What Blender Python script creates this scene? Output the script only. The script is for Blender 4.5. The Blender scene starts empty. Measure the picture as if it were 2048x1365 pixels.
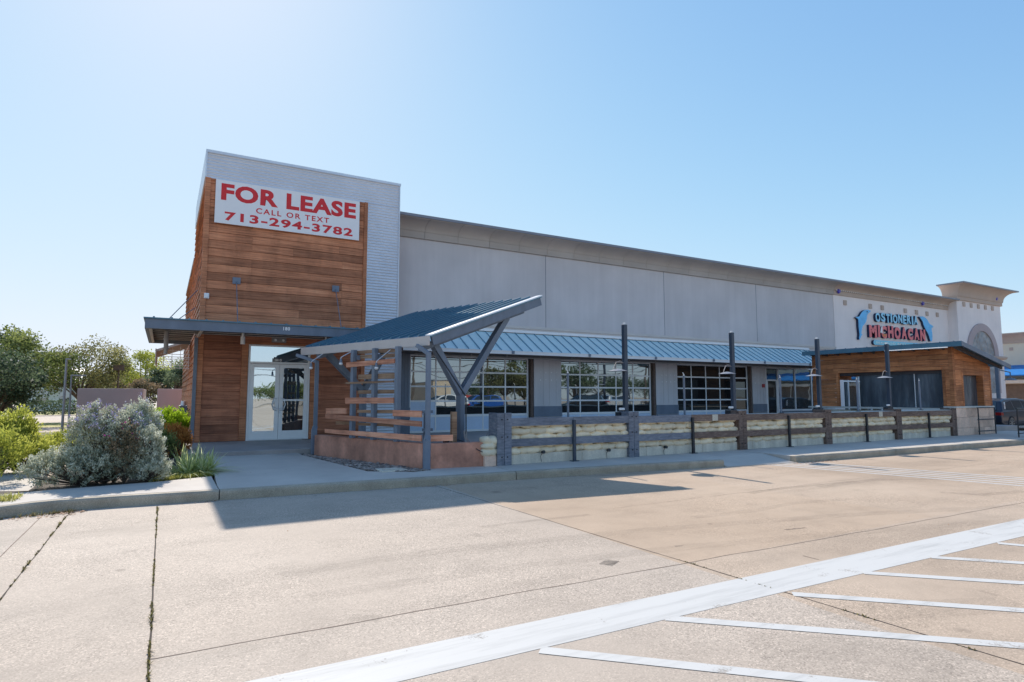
import bpy, math, random
import numpy as np
from mathutils import Vector, Matrix, noise as mnoise
random.seed(7); rng = np.random.default_rng(7)
S = bpy.context.scene
COL = S.collection
# ------------------------------------------------------------------ camera
VX, VY, HY, CX, CY, EYE = 3150., 327., 791., 1024., 682.5, 1.6
F = math.sqrt(-(VX-CX)*(VY-CX)-(HY-CY)**2)
_dx = Vector((VX-CX, HY-CY, F)).normalized(); _dy = Vector((VY-CX, HY-CY, F)).normalized()
_dz = _dx.cross(_dy)
if _dz.y > 0: _dz = -_dz
RT = Matrix((_dx, _dy, _dz))            # camera (x right, y down, z forward) -> world
def at(u, v, ax, val):
    """world point on the plane axis ax = val seen at photo pixel u, v"""
    d = RT @ Vector((u-CX, v-CY, F)); o = Vector((0, 0, EYE))
    return o + d*((val-o[ax])/d[ax])
def atp(u, v, p0, dr):
    """world point on the vertical plane through p0 with horizontal direction dr"""
    d = RT @ Vector((u-CX, v-CY, F)); n = Vector((dr[1], -dr[0], 0)); o = Vector((0, 0, EYE))
    return o + d*((Vector((p0[0], p0[1], 0))-o).dot(n)/d.dot(n))
cam_d = bpy.data.cameras.new("camera"); cam = bpy.data.objects.new("camera", cam_d); COL.objects.link(cam)
right, up, back = RT @ Vector((1,0,0)), RT @ Vector((0,-1,0)), RT @ Vector((0,0,-1))
cam.matrix_world = Matrix(((right.x,up.x,back.x,0),(right.y,up.y,back.y,0),(right.z,up.z,back.z,EYE),(0,0,0,1)))
cam_d.sensor_width = 36; cam_d.lens = F/2048*36; cam_d.clip_end = 3000; cam_d.clip_start = .05
S.camera = cam
# ------------------------------------------------------------------ materials
MATS = {}
class NT:
    def __init__(s, name):
        s.m = bpy.data.materials.new(name); s.m.use_nodes = True; s.n = s.m.node_tree; s.l = s.n.links
        s.b = s.n.nodes['Principled BSDF']; s.out = s.n.nodes['Material Output']
        s.tc = s.n.nodes.new('ShaderNodeTexCoord')
        s.geo = s.n.nodes.new('ShaderNodeNewGeometry')
        MATS[name] = s.m
    def N(s, t, **k):
        n = s.n.nodes.new(t)
        for a, v in k.items(): setattr(n, a, v)
        return n
    def pos(s, sc=(1,1,1), off=None):
        mp = s.N('ShaderNodeMapping'); mp.inputs['Scale'].default_value = sc
        s.l.new(s.geo.outputs['Position'], mp.inputs['Vector'])
        if off is not None: s.l.new(off, mp.inputs['Location'])
        return mp.outputs[0]
    def noise(s, scale, vec=None, detail=3, rough=.55):
        n = s.N('ShaderNodeTexNoise'); n.inputs['Scale'].default_value = scale; n.inputs['Detail'].default_value = detail; n.inputs['Roughness'].default_value = rough
        s.l.new(vec if vec is not None else s.pos(), n.inputs['Vector']); return n.outputs['Fac']
    def vor(s, scale, vec=None, out='Color'):
        n = s.N('ShaderNodeTexVoronoi'); n.inputs['Scale'].default_value = scale
        s.l.new(vec if vec is not None else s.pos(), n.inputs['Vector']); return n.outputs[out]
    def ramp(s, fac, stops):
        r = s.N('ShaderNodeValToRGB'); e = r.color_ramp.elements
        while len(e) < len(stops): e.new(.5)
        for i, (p, c) in enumerate(stops):
            e[i].position = p; e[i].color = (*c, 1) if isinstance(c, tuple) else (c, c, c, 1)
        s.l.new(fac, r.inputs[0]); return r.outputs[0]
    def rng(s, fac, a, b, c, d):
        r = s.N('ShaderNodeMapRange'); 
        for i, v in enumerate((a, b, c, d)): r.inputs[i+1].default_value = v
        s.l.new(fac, r.inputs[0]); return r.outputs[0]
    def mul(s, a, b, mode='MULTIPLY', fac=1.):
        m = s.N('ShaderNodeMix', data_type='RGBA', blend_type=mode)
        if isinstance(fac, float): m.inputs[0].default_value = fac
        else: s.l.new(fac, m.inputs[0])
        for i, x in ((6, a), (7, b)):
            if isinstance(x, tuple): m.inputs[i].default_value = (*x, 1)
            else: s.l.new(x, m.inputs[i])
        return m.outputs[2]
    def attr(s, name='tone'):
        a = s.N('ShaderNodeAttribute'); a.attribute_name = name; return a.outputs['Fac']
    def math(s, op, a, b):
        m = s.N('ShaderNodeMath', operation=op)
        for i, x in enumerate((a, b)):
            if isinstance(x, (int, float)): m.inputs[i].default_value = x
            else: s.l.new(x, m.inputs[i])
        return m.outputs[0]
    def bump(s, h, strength=.3, dist=.01):
        b = s.N('ShaderNodeBump'); b.inputs['Strength'].default_value = strength; b.inputs['Distance'].default_value = dist
        s.l.new(h, b.inputs['Height']); s.l.new(b.outputs[0], s.b.inputs['Normal'])
    def col(s, c):
        if isinstance(c, tuple): s.b.inputs['Base Color'].default_value = (*c, 1)
        else: s.l.new(c, s.b.inputs['Base Color'])
    def fin(s, rough=.6, metal=0., spec=.5):
        if isinstance(rough, (int, float)): s.b.inputs['Roughness'].default_value = rough
        else: s.l.new(rough, s.b.inputs['Roughness'])
        s.b.inputs['Metallic'].default_value = metal; s.b.inputs['Specular IOR Level'].default_value = spec
        return s.m
def simple(name, c, rough=.6, metal=0., var=.12, nscale=2.5, fine=.06, fscale=40, bump=.0, spec=.5, tonevar=0., streak=0.):
    t = NT(name)
    k = t.rng(t.noise(nscale), .25, .75, 1-var, 1+var)
    k2 = t.rng(t.noise(fscale), .25, .75, 1-fine, 1+fine)
    k = t.math('MULTIPLY', k, k2)
    if tonevar: k = t.math('MULTIPLY', k, t.rng(t.attr(), 0, 1, 1-tonevar, 1+tonevar))
    if streak: k = t.math('MULTIPLY', k, t.rng(t.noise(1., t.pos((3.5, 3.5, .25)), 5), .3, .7, 1-streak, 1+streak))
    t.col(t.mul(c, k))
    if bump: t.bump(t.noise(fscale), bump, .01)
    return t.fin(t.rng(t.noise(nscale*3), .2, .8, max(0, rough-.08), min(1, rough+.08)), metal, spec)
def wood(name, stops, sc=(1.2, 1.2, 38), rough=.65, knots=True, tv=.27):
    t = NT(name); tone = t.attr()
    off = t.N('ShaderNodeCombineXYZ'); 
    for i, k in enumerate((17., 31., 5.)): t.l.new(t.math('MULTIPLY', tone, k), off.inputs[i])
    v = t.pos(sc, off.outputs[0]); g = t.noise(1., v, 6, .65)
    big = t.noise(.9, t.pos((1, 1, 1.6), off.outputs[0]), 4)
    f = t.math('ADD', t.math('MULTIPLY', g, .65), t.math('MULTIPLY', big, .35))
    c = t.ramp(t.rng(f, .3, .7, 0, 1), stops)
    c = t.mul(c, t.rng(tone, 0, 1, 1-tv, 1+tv))
    if knots:
        kn = t.vor(3.1, t.pos((1.3, 1.3, 4.2), off.outputs[0]), 'Distance')
        c = t.mul(c, t.ramp(kn, [(.0, .25), (.045, .40), (.07, 1.), (1, 1.)]))
        st = t.noise(1.3, t.pos((1.5, 1.5, .5)), 5, .7)
        c = t.mul(c, t.ramp(st, [(.30, .74), (.5, 1.), (.75, 1.08)]))
    t.col(c); t.bump(g, .35, .006); return t.fin(rough, 0, .3)
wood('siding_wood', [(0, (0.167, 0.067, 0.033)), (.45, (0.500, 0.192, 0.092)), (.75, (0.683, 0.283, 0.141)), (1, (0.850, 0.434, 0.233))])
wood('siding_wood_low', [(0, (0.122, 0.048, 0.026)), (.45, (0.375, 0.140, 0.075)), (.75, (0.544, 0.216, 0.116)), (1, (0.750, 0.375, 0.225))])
wood('rail_wood', [(0, (0.280, 0.112, 0.063)), (.45, (0.644, 0.265, 0.155)), (.75, (0.812, 0.392, 0.239)), (1, (0.850, 0.644, 0.463))], rough=.75)
wood('old_wood', [(0, (0.140, 0.077, 0.042)), (.5, (0.364, 0.210, 0.126)), (1, (0.588, 0.420, 0.280))], rough=.8)
wood('kiosk_wood', [(0, (0.128, 0.045, 0.019)), (.45, (0.448, 0.168, 0.067)), (.8, (0.672, 0.280, 0.112)), (1, (0.800, 0.464, 0.240))])
wood('slate_timber', [(0, (.095, .105, .13)), (.5, (.195, .21, .25)), (1, (.34, .35, .38))], sc=(6, 6, 30), rough=.6, knots=False, tv=.15)
wood('brown_timber', [(0, (.075, .05, .04)), (.5, (.175, .115, .09)), (1, (.31, .23, .19))], sc=(6, 6, 30), rough=.6, knots=False, tv=.15)
simple('grey_stucco', (.63, .59, .58), .85, var=.07, nscale=.7, fine=.05, fscale=60, bump=.25, streak=.045)
simple('grey_band', (.66, .60, .55), .85, var=.07, nscale=1., fine=.05, fscale=60, bump=.2)
simple('cornice_tan', (.46, .41, .37), .85, var=.09, nscale=1.1, fine=.05, fscale=50, bump=.2, tonevar=.05)
simple('cornice_brown', (.54, .43, .355), .85, var=.08, nscale=1.1, fine=.05, fscale=50, bump=.2, tonevar=.05)
simple('white_stucco', (.90, .82, .78), .85, var=.05, nscale=.8, fine=.03, fscale=60, bump=.2, streak=.03)
simple('cream_stucco', (.80, .72, .56), .85, var=.05, nscale=.8, fine=.03, fscale=60, bump=.2)
simple('coping_metal', (.24, .24, .27), .45, .3, var=.06)
simple('slate_steel', (.17, .20, .25), .5, .0, var=.12, nscale=3, fine=.08, fscale=60, tonevar=.1, streak=.12)
simple('pole_steel', (.045, .062, .09), .5, .0, var=.12, nscale=3)
simple('black_steel', (.02, .022, .028), .5, var=.2)
simple('brown_steel', (.13, .085, .065), .7, var=.25, nscale=8, fine=.2)
simple('roof_blue', (.10, .21, .28), .42, .25, var=.1, nscale=2, fine=.04, tonevar=.08)
simple('awning_blue', (.66, .84, .85), .5, .1, var=.06, nscale=1.5, fine=.03, tonevar=.06)
simple('awning_rib', (.20, .36, .46), .5, .1, var=.06)
simple('bright_blue', (.02, .20, .55), .5, .0, var=.06)
simple('taupe_fascia', (.60, .52, .47), .5, .0, var=.08, nscale=1.5)
simple('white_metal', (.88, .86, .84), .45, .0, var=.04, nscale=3, fine=.03)
simple('white_flash', (.80, .80, .82), .35, .2, var=.04, nscale=3)
simple('galvanised', (.70, .725, .77), .40, .35, var=.06, nscale=1.2, fine=.05, fscale=20)
simple('sign_white', (.90, .88, .86), .5, .0, var=.02, nscale=2, fine=.01)
simple('sign_red', (.72, .025, .03), .55, .0, var=.04)
simple('coral_red', (.90, .21, .21), .5, var=.05)
simple('pink_light', (.95, .55, .58), .5, var=.03)
simple('sky_blue_paint', (.16, .56, .93), .5, var=.14, nscale=3)
simple('pale_blue_paint', (.35, .74, .95), .5, var=.06)
simple('teal_paint', (.25, .70, .80), .5, var=.06)
simple('navy_return', (.012, .03, .09), .5, var=.1)
simple('orange_paint', (.80, .25, .08), .5, var=.06)
simple('dark_soffit', (.07, .06, .06), .8, var=.2)
simple('brown_soffit', (.19, .15, .13), .8, var=.2, nscale=4)
simple('dark_interior', (.02, .021, .024), .9, var=.2)
simple('door_panel', (.60, .70, .84), .45, var=.05)
simple('red_stain_concrete', (.58, .27, .18), .85, var=.38, nscale=1.7, fine=.12, fscale=16, bump=.3, streak=.14)
simple('pale_concrete', (.66, .60, .49), .9, var=.12, nscale=2.5, fine=.12, fscale=30, bump=.3, streak=.2)
simple('sandbag_cloth', (.86, .73, .52), .9, var=.10, nscale=4, fine=.07, fscale=90, bump=.3, tonevar=.13, streak=.08)
simple('stone_block', (.78, .55, .41), .85, var=.18, nscale=2.5, fine=.12, fscale=20, bump=.4, tonevar=.22)
simple('stone_cap', (.66, .63, .56), .8, var=.08)
simple('mauve_wall', (.50, .41, .40), .85, var=.06, nscale=1.2)
simple('bulb_white', (.85, .82, .78), .3, var=.02)
simple('lamp_taupe', (.34, .30, .28), .5, var=.1)
simple('lamp_grey', (.30, .31, .34), .5, var=.06)
simple('blue_disc', (.10, .08, .45), .4, var=.05)
simple('alarm_red', (.45, .06, .06), .5, var=.05)
simple('tyre', (.02, .02, .022), .8, var=.2)
simple('rim', (.55, .56, .58), .3, .9, var=.05)
simple('chrome', (.8, .8, .82), .15, 1., var=.02)
simple('tail_light', (.35, .01, .01), .2, var=.05)
simple('bark', (.11, .085, .07), .9, var=.25, nscale=6, fine=.25, fscale=30, bump=.6)
simple('pale_bark', (.20, .165, .14), .9, var=.25, nscale=6, fine=.25, fscale=30, bump=.6)
simple('soil', (.09, .07, .055), .95, var=.3, nscale=5, fine=.3, fscale=50, bump=.6)
simple('stones', (.30, .245, .21), .85, var=.2, nscale=9, fine=.15, fscale=60, bump=.3, tonevar=.5)
simple('lilac_petal', (.66, .52, .70), .7, var=.1)
simple('pink_petal', (.65, .10, .30), .7, var=.1)
simple('ash_leaf', (.35, .19, .10), .8, var=.3, tonevar=.5)
simple('red_metal_fence', (.50, .06, .05), .5, var=.1, streak=.2)
simple('tan_render', (.55, .44, .33), .85, var=.08)
simple('wire', (.03, .03, .035), .6, var=.1)
simple('mosaic_grey', (.35, .34, .32), .8, var=.1)
for nm, c in (('paint_navy', (.012, .022, .045)), ('paint_white', (.75, .75, .76)), ('paint_blue', (.01, .09, .38)), ('paint_black', (.012, .012, .014)), ('paint_silver', (.45, .46, .48))):
    t = NT(nm); t.col(c); t.b.inputs['Coat Weight'].default_value = .5; t.b.inputs['Coat Roughness'].default_value = .04; t.fin(.35, .2)
def glass_mat(name, base, refl, wav=.012, rough=.015):
    t = NT(name); t.col(base); t.fin(.5, 0, .1)
    g = t.N('ShaderNodeBsdfGlossy'); g.inputs['Roughness'].default_value = rough; g.inputs['Color'].default_value = (.82, .95, 1, 1)
    bm = t.N('ShaderNodeBump'); bm.inputs['Strength'].default_value = 1.; bm.inputs['Distance'].default_value = wav
    t.l.new(t.noise(1.1, t.pos((1, 1, 1.6)), 1), bm.inputs['Height']); t.l.new(bm.outputs[0], g.inputs['Normal'])
    mx = t.N('ShaderNodeMixShader'); mx.inputs[0].default_value = refl
    t.l.new(t.b.outputs[0], mx.inputs[1]); t.l.new(g.outputs[0], mx.inputs[2]); t.l.new(mx.outputs[0], t.out.inputs['Surface'])
glass_mat('tinted_glass', (.012, .014, .016), .30, .0022)
glass_mat('dark_glass', (.008, .009, .011), .08, .0022)
glass_mat('bright_glass', (.05, .06, .06), .72, .0022)
glass_mat('car_glass', (.008, .012, .02), .10, .001)
# clear plastic curtain
t = NT('grey_curtain'); fold = t.noise(1.6, t.pos((1.6, 1.6, .35)), 4, .6)
t.col(t.ramp(fold, [(.3, (.035, .045, .055)), (.5, (.075, .09, .105)), (.68, (.16, .18, .20)), (.8, (.09, .10, .12))])); t.bump(fold, .8, .06); t.fin(.28, 0, .6)
# mosaic medallion
t = NT('mosaic'); t.col(t.mul(t.ramp(t.vor(5.5), [(0, (.30, .26, .22)), (.5, (.42, .40, .38)), (1, (.30, .36, .40))]), t.rng(t.noise(3), .3, .7, .75, 1.2))); t.fin(.7)
# sandstone-aggregate parking concrete
t = NT('parking_concrete')
big = t.noise(.22, None, 4, .6); med = t.noise(1.6, None, 5, .65); fine = t.noise(95, None, 2, .6)
drift = t.noise(.6, t.pos((.18, 1.6, 1)), 5, .6)
grain = t.vor(105, None, 'Color'); gv = t.N('ShaderNodeSeparateColor'); t.l.new(grain, gv.inputs[0])
c = t.mul(t.ramp(big, [(.3, (.43, .315, .22)), (.5, (.50, .375, .27)), (.72, (.56, .43, .315))]), t.ramp(big, [(.3, (.45, .385, .325)), (.6, (.525, .455, .39))]), 'MIX', t.rng(t.attr(), .3, .8, 1., 0.))
c = t.mul(c, t.ramp(med, [(.25, .86), (.5, 1.), (.8, 1.06)]))
spot = t.noise(2.6, t.pos((1, 1, 1)), 2, .5); c = t.mul(c, t.ramp(spot, [(.20, .62), (.29, 1.), (1, 1.)]))
c = t.mul(c, t.ramp(drift, [(.3, .84), (.48, 1.), (.75, 1.06)]))
c = t.mul(c, (.95, .915, .87))
speck = t.ramp(gv.outputs[0], [(0, .60), (.22, .88), (.6, 1.02), (.86, 1.12), (.96, 1.45)])
patch = t.rng(t.math('ADD', t.noise(.5, None, 3), t.math('MULTIPLY', t.attr(), -.3)), .22, .45, .15, 1.)
c = t.mul(c, t.mul((1., 1., 1.), speck, fac=patch))
c = t.mul(c, t.rng(fine, .25, .75, .93, 1.07))
t.col(c); t.bump(gv.outputs[0], .25, .004); t.fin(.8, 0, .35)
# pavements
simple('pavement_concrete', (.57, .505, .435), .85, var=.11, nscale=1.3, fine=.07, fscale=70, bump=.2, tonevar=.06)
simple('slab_concrete', (.40, .35, .32), .8, var=.14, nscale=1.6, fine=.08, fscale=50, bump=.2)
simple('kerb_concrete', (.42, .35, .26), .9, var=.2, nscale=3, fine=.32, fscale=85, bump=.5, streak=.1)
simple('joint_dark', (.06, .045, .035), .95, var=.3, nscale=9)
simple('crack_line', (.20, .145, .11), .95, var=.3, nscale=9)
simple('far_asphalt', (.45, .38, .33), .9, var=.1)
# worn road paint
t = NT('line_paint'); w = t.noise(2.2, t.pos((1, 1, 1)), 6, .7); f2 = t.noise(60, None, 3)
t.col(t.mul((.585, .56, .52), t.mul((1., 1., 1.), t.ramp(t.noise(1.2, t.pos((.5, 6, 1)), 6, .7), [(.3, .72), (.5, 1.), (1, 1.05)]))))
mask = t.ramp(t.math('ADD', t.math('MULTIPLY', w, .72), t.math('MULTIPLY', f2, .28)), [(.30, .35), (.42, 1.)])
t.col(t.mul((.44, .345, .26), t.mul((.585, .565, .53), t.mul((1., 1., 1.), t.ramp(t.noise(1.2, t.pos((.5, 6, 1)), 6, .7), [(.3, .78), (.5, 1.), (1, 1.05)]))), 'MIX', mask)); t.fin(.7)
tr = t.N('ShaderNodeBsdfTransparent'); mx = t.N('ShaderNodeMixShader'); t.l.new(mask, mx.inputs[0]); t.l.new(tr.outputs[0], mx.inputs[1]); t.l.new(t.b.outputs[0], mx.inputs[2]); t.l.new(mx.outputs[0], t.out.inputs['Surface']); t.fin(.7)
t = NT('skid_mark'); t.col((.10, .085, .07)); t.fin(.8)
mask = t.math('MULTIPLY', t.ramp(t.noise(5, t.pos((.7, 6, 1)), 5, .7), [(.32, 0.), (.7, .75)]), t.attr())
tr = t.N('ShaderNodeBsdfTransparent'); mx = t.N('ShaderNodeMixShader'); t.l.new(mask, mx.inputs[0]); t.l.new(tr.outputs[0], mx.inputs[1]); t.l.new(t.b.outputs[0], mx.inputs[2]); t.l.new(mx.outputs[0], t.out.inputs['Surface'])
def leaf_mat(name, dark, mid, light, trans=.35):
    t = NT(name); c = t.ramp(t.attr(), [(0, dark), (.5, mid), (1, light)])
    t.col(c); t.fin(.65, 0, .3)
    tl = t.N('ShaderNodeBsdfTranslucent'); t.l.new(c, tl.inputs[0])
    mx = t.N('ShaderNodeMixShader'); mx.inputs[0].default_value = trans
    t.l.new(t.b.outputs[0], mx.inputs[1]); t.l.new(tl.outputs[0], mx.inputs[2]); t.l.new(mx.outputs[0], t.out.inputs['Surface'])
leaf_mat('leaf_green', (.035, .06, .02), (.16, .20, .06), (.42, .45, .15), .5)
leaf_mat('leaf_dark', (.03, .055, .035), (.11, .155, .085), (.28, .33, .19), .45)
leaf_mat('leaf_olive', (.055, .065, .025), (.20, .195, .075), (.50, .46, .19), .5)
leaf_mat('leaf_yellow', (.14, .18, .03), (.40, .43, .07), (.70, .68, .15), .5)
leaf_mat('leaf_lime', (.16, .26, .02), (.35, .52, .03), (.55, .72, .06), .5)
leaf_mat('leaf_sage', (.17, .19, .11), (.44, .46, .33), (.80, .80, .66), .35)
leaf_mat('leaf_russet', (.10, .11, .06), (.25, .20, .12), (.42, .28, .17))
leaf_mat('leaf_orange', (.22, .08, .02), (.55, .24, .06), (.80, .38, .10), .5)
leaf_mat('leaf_strap', (.35, .42, .14), (.70, .74, .34), (.90, .90, .58), .55)
leaf_mat('grass_blade', (.18, .18, .05), (.46, .46, .11), (.72, .66, .22), .45)
leaf_mat('weed_blade', (.09, .07, .035), (.22, .18, .07), (.40, .36, .13), .3)
# ------------------------------------------------------------------ mesh building
W = {}
class MB:
    def __init__(s): s.v = []; s.f = []; s.t = []
    def add(s, vs, fs, tone=None):
        k = len(s.v); s.v += [tuple(p) for p in vs]
        if tone is None: tone = random.random()
        for f in fs: s.f.append(tuple(k+i for i in f)); s.t.append(tone)
        return s
    def box(s, x0, x1, y0, y1, z0, z1, tone=None):
        x0, x1 = min(x0, x1), max(x0, x1); y0, y1 = min(y0, y1), max(y0, y1); z0, z1 = min(z0, z1), max(z0, z1)
        return s.add([(x0,y0,z0),(x1,y0,z0),(x1,y1,z0),(x0,y1,z0),(x0,y0,z1),(x1,y0,z1),(x1,y1,z1),(x0,y1,z1)],
                     [(3,2,1,0),(4,5,6,7),(0,1,5,4),(1,2,6,5),(2,3,7,6),(3,0,4,7)], tone)
    def prism(s, pts, vec, tone=None):
        n = len(pts); vec = Vector(vec); P = [Vector(p) for p in pts]; Q = [p+vec for p in P]
        nrm = Vector((0,0,0))
        for i in range(n): nrm += (P[i]-P[0]).cross(P[(i+1) % n]-P[0])
        fl = nrm.dot(vec) > 0
        a = tuple(range(n)); b = tuple(range(n, 2*n))
        fs = [a[::-1] if fl else a, b if fl else b[::-1]]
        for i in range(n):
            j = (i+1) % n; q = (i, j, n+j, n+i); fs.append(q if fl else q[::-1])
        return s.add(P+Q, fs, tone)
    def beam(s, p0, p1, w, h, upv=(0,0,1), tone=None):
        p0, p1 = Vector(p0), Vector(p1); d = (p1-p0).normalized(); u = Vector(upv)
        sd = d.cross(u)
        if sd.length < 1e-4: sd = d.cross(Vector((0,1,0)))
        sd.normalize(); u = sd.cross(d).normalized()
        q = [p0+sd*a*w/2+u*b*h/2 for a, b in ((-1,-1),(1,-1),(1,1),(-1,1))]
        return s.prism(q, p1-p0, tone)
    def tube(s, pts, r, n=8, tone=None, cap=True):
        pts = [Vector(p) for p in pts]; m = len(pts); rs = r if isinstance(r, (list, tuple)) else [r]*m; vs = []; fs = []
        pu = None
        for i, p in enumerate(pts):
            d = (pts[min(i+1, m-1)]-pts[max(i-1, 0)]).normalized()
            if pu is None: pu = d.cross(Vector((0,0,1)) if abs(d.z) < .9 else Vector((1,0,0))).normalized()
            a = (pu-d*pu.dot(d)).normalized(); pu = a; b = d.cross(a)
            for k in range(n):
                th = 2*math.pi*k/n; vs.append(p+(a*math.cos(th)+b*math.sin(th))*rs[i])
        for i in range(m-1):
            for k in range(n):
                k2 = (k+1) % n; fs.append((i*n+k, i*n+k2, (i+1)*n+k2, (i+1)*n+k))
        if cap: fs.append(tuple(range(n))[::-1]); fs.append(tuple((m-1)*n+k for k in range(n)))
        return s.add(vs, fs, tone)
    def cyl(s, c, r, h, n=16, r2=None, tone=None):
        c = Vector(c); return s.tube([c, c+Vector((0,0,h))], [r, r if r2 is None else r2], n, tone)
    def sheet(s, pts, tone=None): return s.add(pts, [tuple(range(len(pts)))], tone)
    def build(s, name, mat, parent=None, bevel=0., smooth=False, origin=None):
        me = bpy.data.meshes.new(name)
        if parent is not None: o0 = Vector(W[parent.name])
        elif origin is not None: o0 = Vector(origin)
        else:
            a = np.array(s.v); mn, mxx = a.min(0), a.max(0); o0 = Vector(((mn[0]+mxx[0])/2, (mn[1]+mxx[1])/2, mn[2]))
        me.from_pydata([(p[0]-o0.x, p[1]-o0.y, p[2]-o0.z) for p in s.v], [], s.f)
        at_ = me.attributes.new('tone', 'FLOAT', 'FACE'); at_.data.foreach_set('value', np.array(s.t, dtype=np.float32))
        me.materials.append(MATS[mat]); me.update()
        if smooth: me.polygons.foreach_set('use_smooth', [True]*len(me.polygons))
        ob = bpy.data.objects.new(name, me); COL.objects.link(ob); W[ob.name] = tuple(o0)
        if parent is not None: ob.parent = parent
        else: ob.location = o0
        if bevel:
            bv = ob.modifiers.new('bevel', 'BEVEL'); bv.width = bevel; bv.segments = 2; bv.limit_method = 'ANGLE'
        return ob
def tag(o, label, cat, group=None, kind=None):
    if label: o['label'] = label
    if cat: o['category'] = cat
    if group: o['group'] = group
    if kind: o['kind'] = kind
    return o
def struct(o): o['kind'] = 'structure'; return o
def thing(name, label, cat, loc, group=None):
    o = bpy.data.objects.new(name, None); COL.objects.link(o); o.location = loc; o.empty_display_size = .2; W[o.name] = tuple(loc)
    return tag(o, label, cat, group)
def copy_tree(o, loc=None, label=None, parent=None):
    c = o.copy(); COL.objects.link(c)
    if parent is not None: c.parent = parent
    if loc is not None: c.location = loc
    if label: c['label'] = label
    W[c.name] = tuple(c.location)
    for ch in list(o.children):
        if ch.name in COL.objects: copy_tree(ch, parent=c)
    return c
def text_mesh(body, x0, x1, z0, z1, y, name, mat, parent, depth=.006, bold=.02, space=1., xform=None, split=False):
    cu = bpy.data.curves.new('lettering', 'FONT'); cu.body = body; cu.size = 1; cu.offset = bold; cu.space_character = space
    cu.resolution_u = 4
    tmp = bpy.data.objects.new('lettering', cu); COL.objects.link(tmp); bpy.context.view_layer.update()
    dg = bpy.context.evaluated_depsgraph_get(); me0 = bpy.data.meshes.new_from_object(tmp.evaluated_get(dg))
    vs = np.array([v.co[:] for v in me0.vertices]); fs = [tuple(p.vertices) for p in me0.polygons]
    bpy.data.objects.remove(tmp)
    mn, mx_ = vs.min(0), vs.max(0)
    X = x0+(vs[:,0]-mn[0])/(mx_[0]-mn[0])*(x1-x0); Z = z0+(vs[:,1]-mn[1])/(mx_[1]-mn[1])*(z1-z0)
    front = [(a, y, b) for a, b in zip(X, Z)]
    if xform: front = [xform(p) for p in front]
    m = MB(); m.add(front, [f for f in fs], .5)
    # side walls from boundary edges
    from collections import Counter
    ec = Counter()
    for f in fs:
        for i in range(len(f)): ec[tuple(sorted((f[i], f[(i+1) % len(f)])))] += 1
    n = len(front); backv = [(p[0], p[1]+depth, p[2]) for p in front]; sv = front+backv
    m.add(sv, [(a, b, n+b, n+a) for (a, b), k in ec.items() if k == 1], .5)
    if not split: return m.build(name, mat, parent)
    par = list(range(n))
    def root(i):
        while par[i] != i: par[i] = par[par[i]]; i = par[i]
        return i
    for f in fs:
        for i in f[1:]: par[root(i)] = root(f[0])
    for g_ in sorted(set(root(i) for i in range(n))):
        q = MB(); ids = [i for i in range(n) if root(i) == g_]; mp = {v: k for k, v in enumerate(ids)}; kk = len(ids)
        q.add([front[i] for i in ids]+[backv[i] for i in ids], [tuple(mp[i] for i in f) for f in fs if root(f[0]) == g_]+[(mp[a], mp[b], kk+mp[b], kk+mp[a]) for (a, b), k in ec.items() if k == 1 and root(a) == g_], .5)
        q.build(name, mat, parent)
# ------------------------------------------------------------------ ground and pavements
g = MB()
xs = [-400, -60, -12, -1.345, -1.045, -.006, 4.36, 8.9, 13.4, 18, 23, 28, 60, 500]; ys = [-300, -60, -12, -4, .2, 4.35, 10.6, 60, 600]
for i in range(len(xs)-1):
    for j in range(len(ys)-1):
        tn = {True: .68, False: .36}[xs[i] > 4]+.1*(random.random()-.5)
        if xs[i] > 4 and ys[j] < 4: tn = .60
        g.sheet([(xs[i], ys[j], 0), (xs[i+1], ys[j], 0), (xs[i+1], ys[j+1], 0), (xs[i], ys[j+1], 0)], tn)
struct(g.build('ground', 'parking_concrete', origin=(0, 0, 0)))
def strip(m, pts, w, z, tone=.5, wob=0.):
    """thin flat ribbon along pts on the ground, finely wobbling"""
    P = [Vector((p[0], p[1], 0)) for p in pts]; out = []
    for a, b in zip(P[:-1], P[1:]):
        n = max(1, int((b-a).length/.12)) if wob else 1
        for k in range(n): out.append(a.lerp(b, k/n))
    out.append(P[-1]); L = []; R_ = []
    for i, p in enumerate(out):
        d = (out[min(i+1, len(out)-1)]-out[max(i-1, 0)]).normalized(); s_ = Vector((-d.y, d.x, 0))
        q = p+s_*(mnoise.noise(p*1.7)*wob); ww = w/2*(1+(mnoise.noise(p*6)*.8 if wob else 0))
        L.append((q.x-s_.x*ww, q.y-s_.y*ww, z)); R_.append((q.x+s_.x*ww, q.y+s_.y*ww, z))
    n = len(out); m.add(L+R_, [(i, i+1, n+i+1, n+i) for i in range(n-1)], tone)
jm = MB()
strip(jm, [(-.006, -6), (-.004, 10.34)], .013, .0015, wob=.012)
strip(jm, [(-1.045, -6), (-1.043, 10.6)], .011, .0015, wob=.010)
strip(jm, [(4.75, -6), (4.52, 1.76), (4.449, 3.8), (4.25, 10.18)], .013, .0015, wob=.01)
struct(jm.build('pavement_joint', 'joint_dark'))
jm = MB()
strip(jm, [(-1.36, 2), (-1.33, 10.5)], .010, .0015, wob=.006)
strip(jm, [(-.006, 4.42), (4.45, 4.36), (6.59, 4.30), (13, 4.2), (26, 4.1)], .010, .0015, wob=.02)
strip(jm, [(13.6, 9.3), (14.6, 3.0)], .010, .0015, wob=.006)  # dark strip painted for a lamp pole's cast shadow, not a crack
strip(jm, [(5.6, 6.9), (11.0, 7.0), (24., 6.9)], .006, .0015, wob=.05)
strip(jm, [at(1606,1112,2,0), at(1638,1120,2,0)], .012, .0015, wob=.006)
struct(jm.build('pavement_crack', 'crack_line'))
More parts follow.
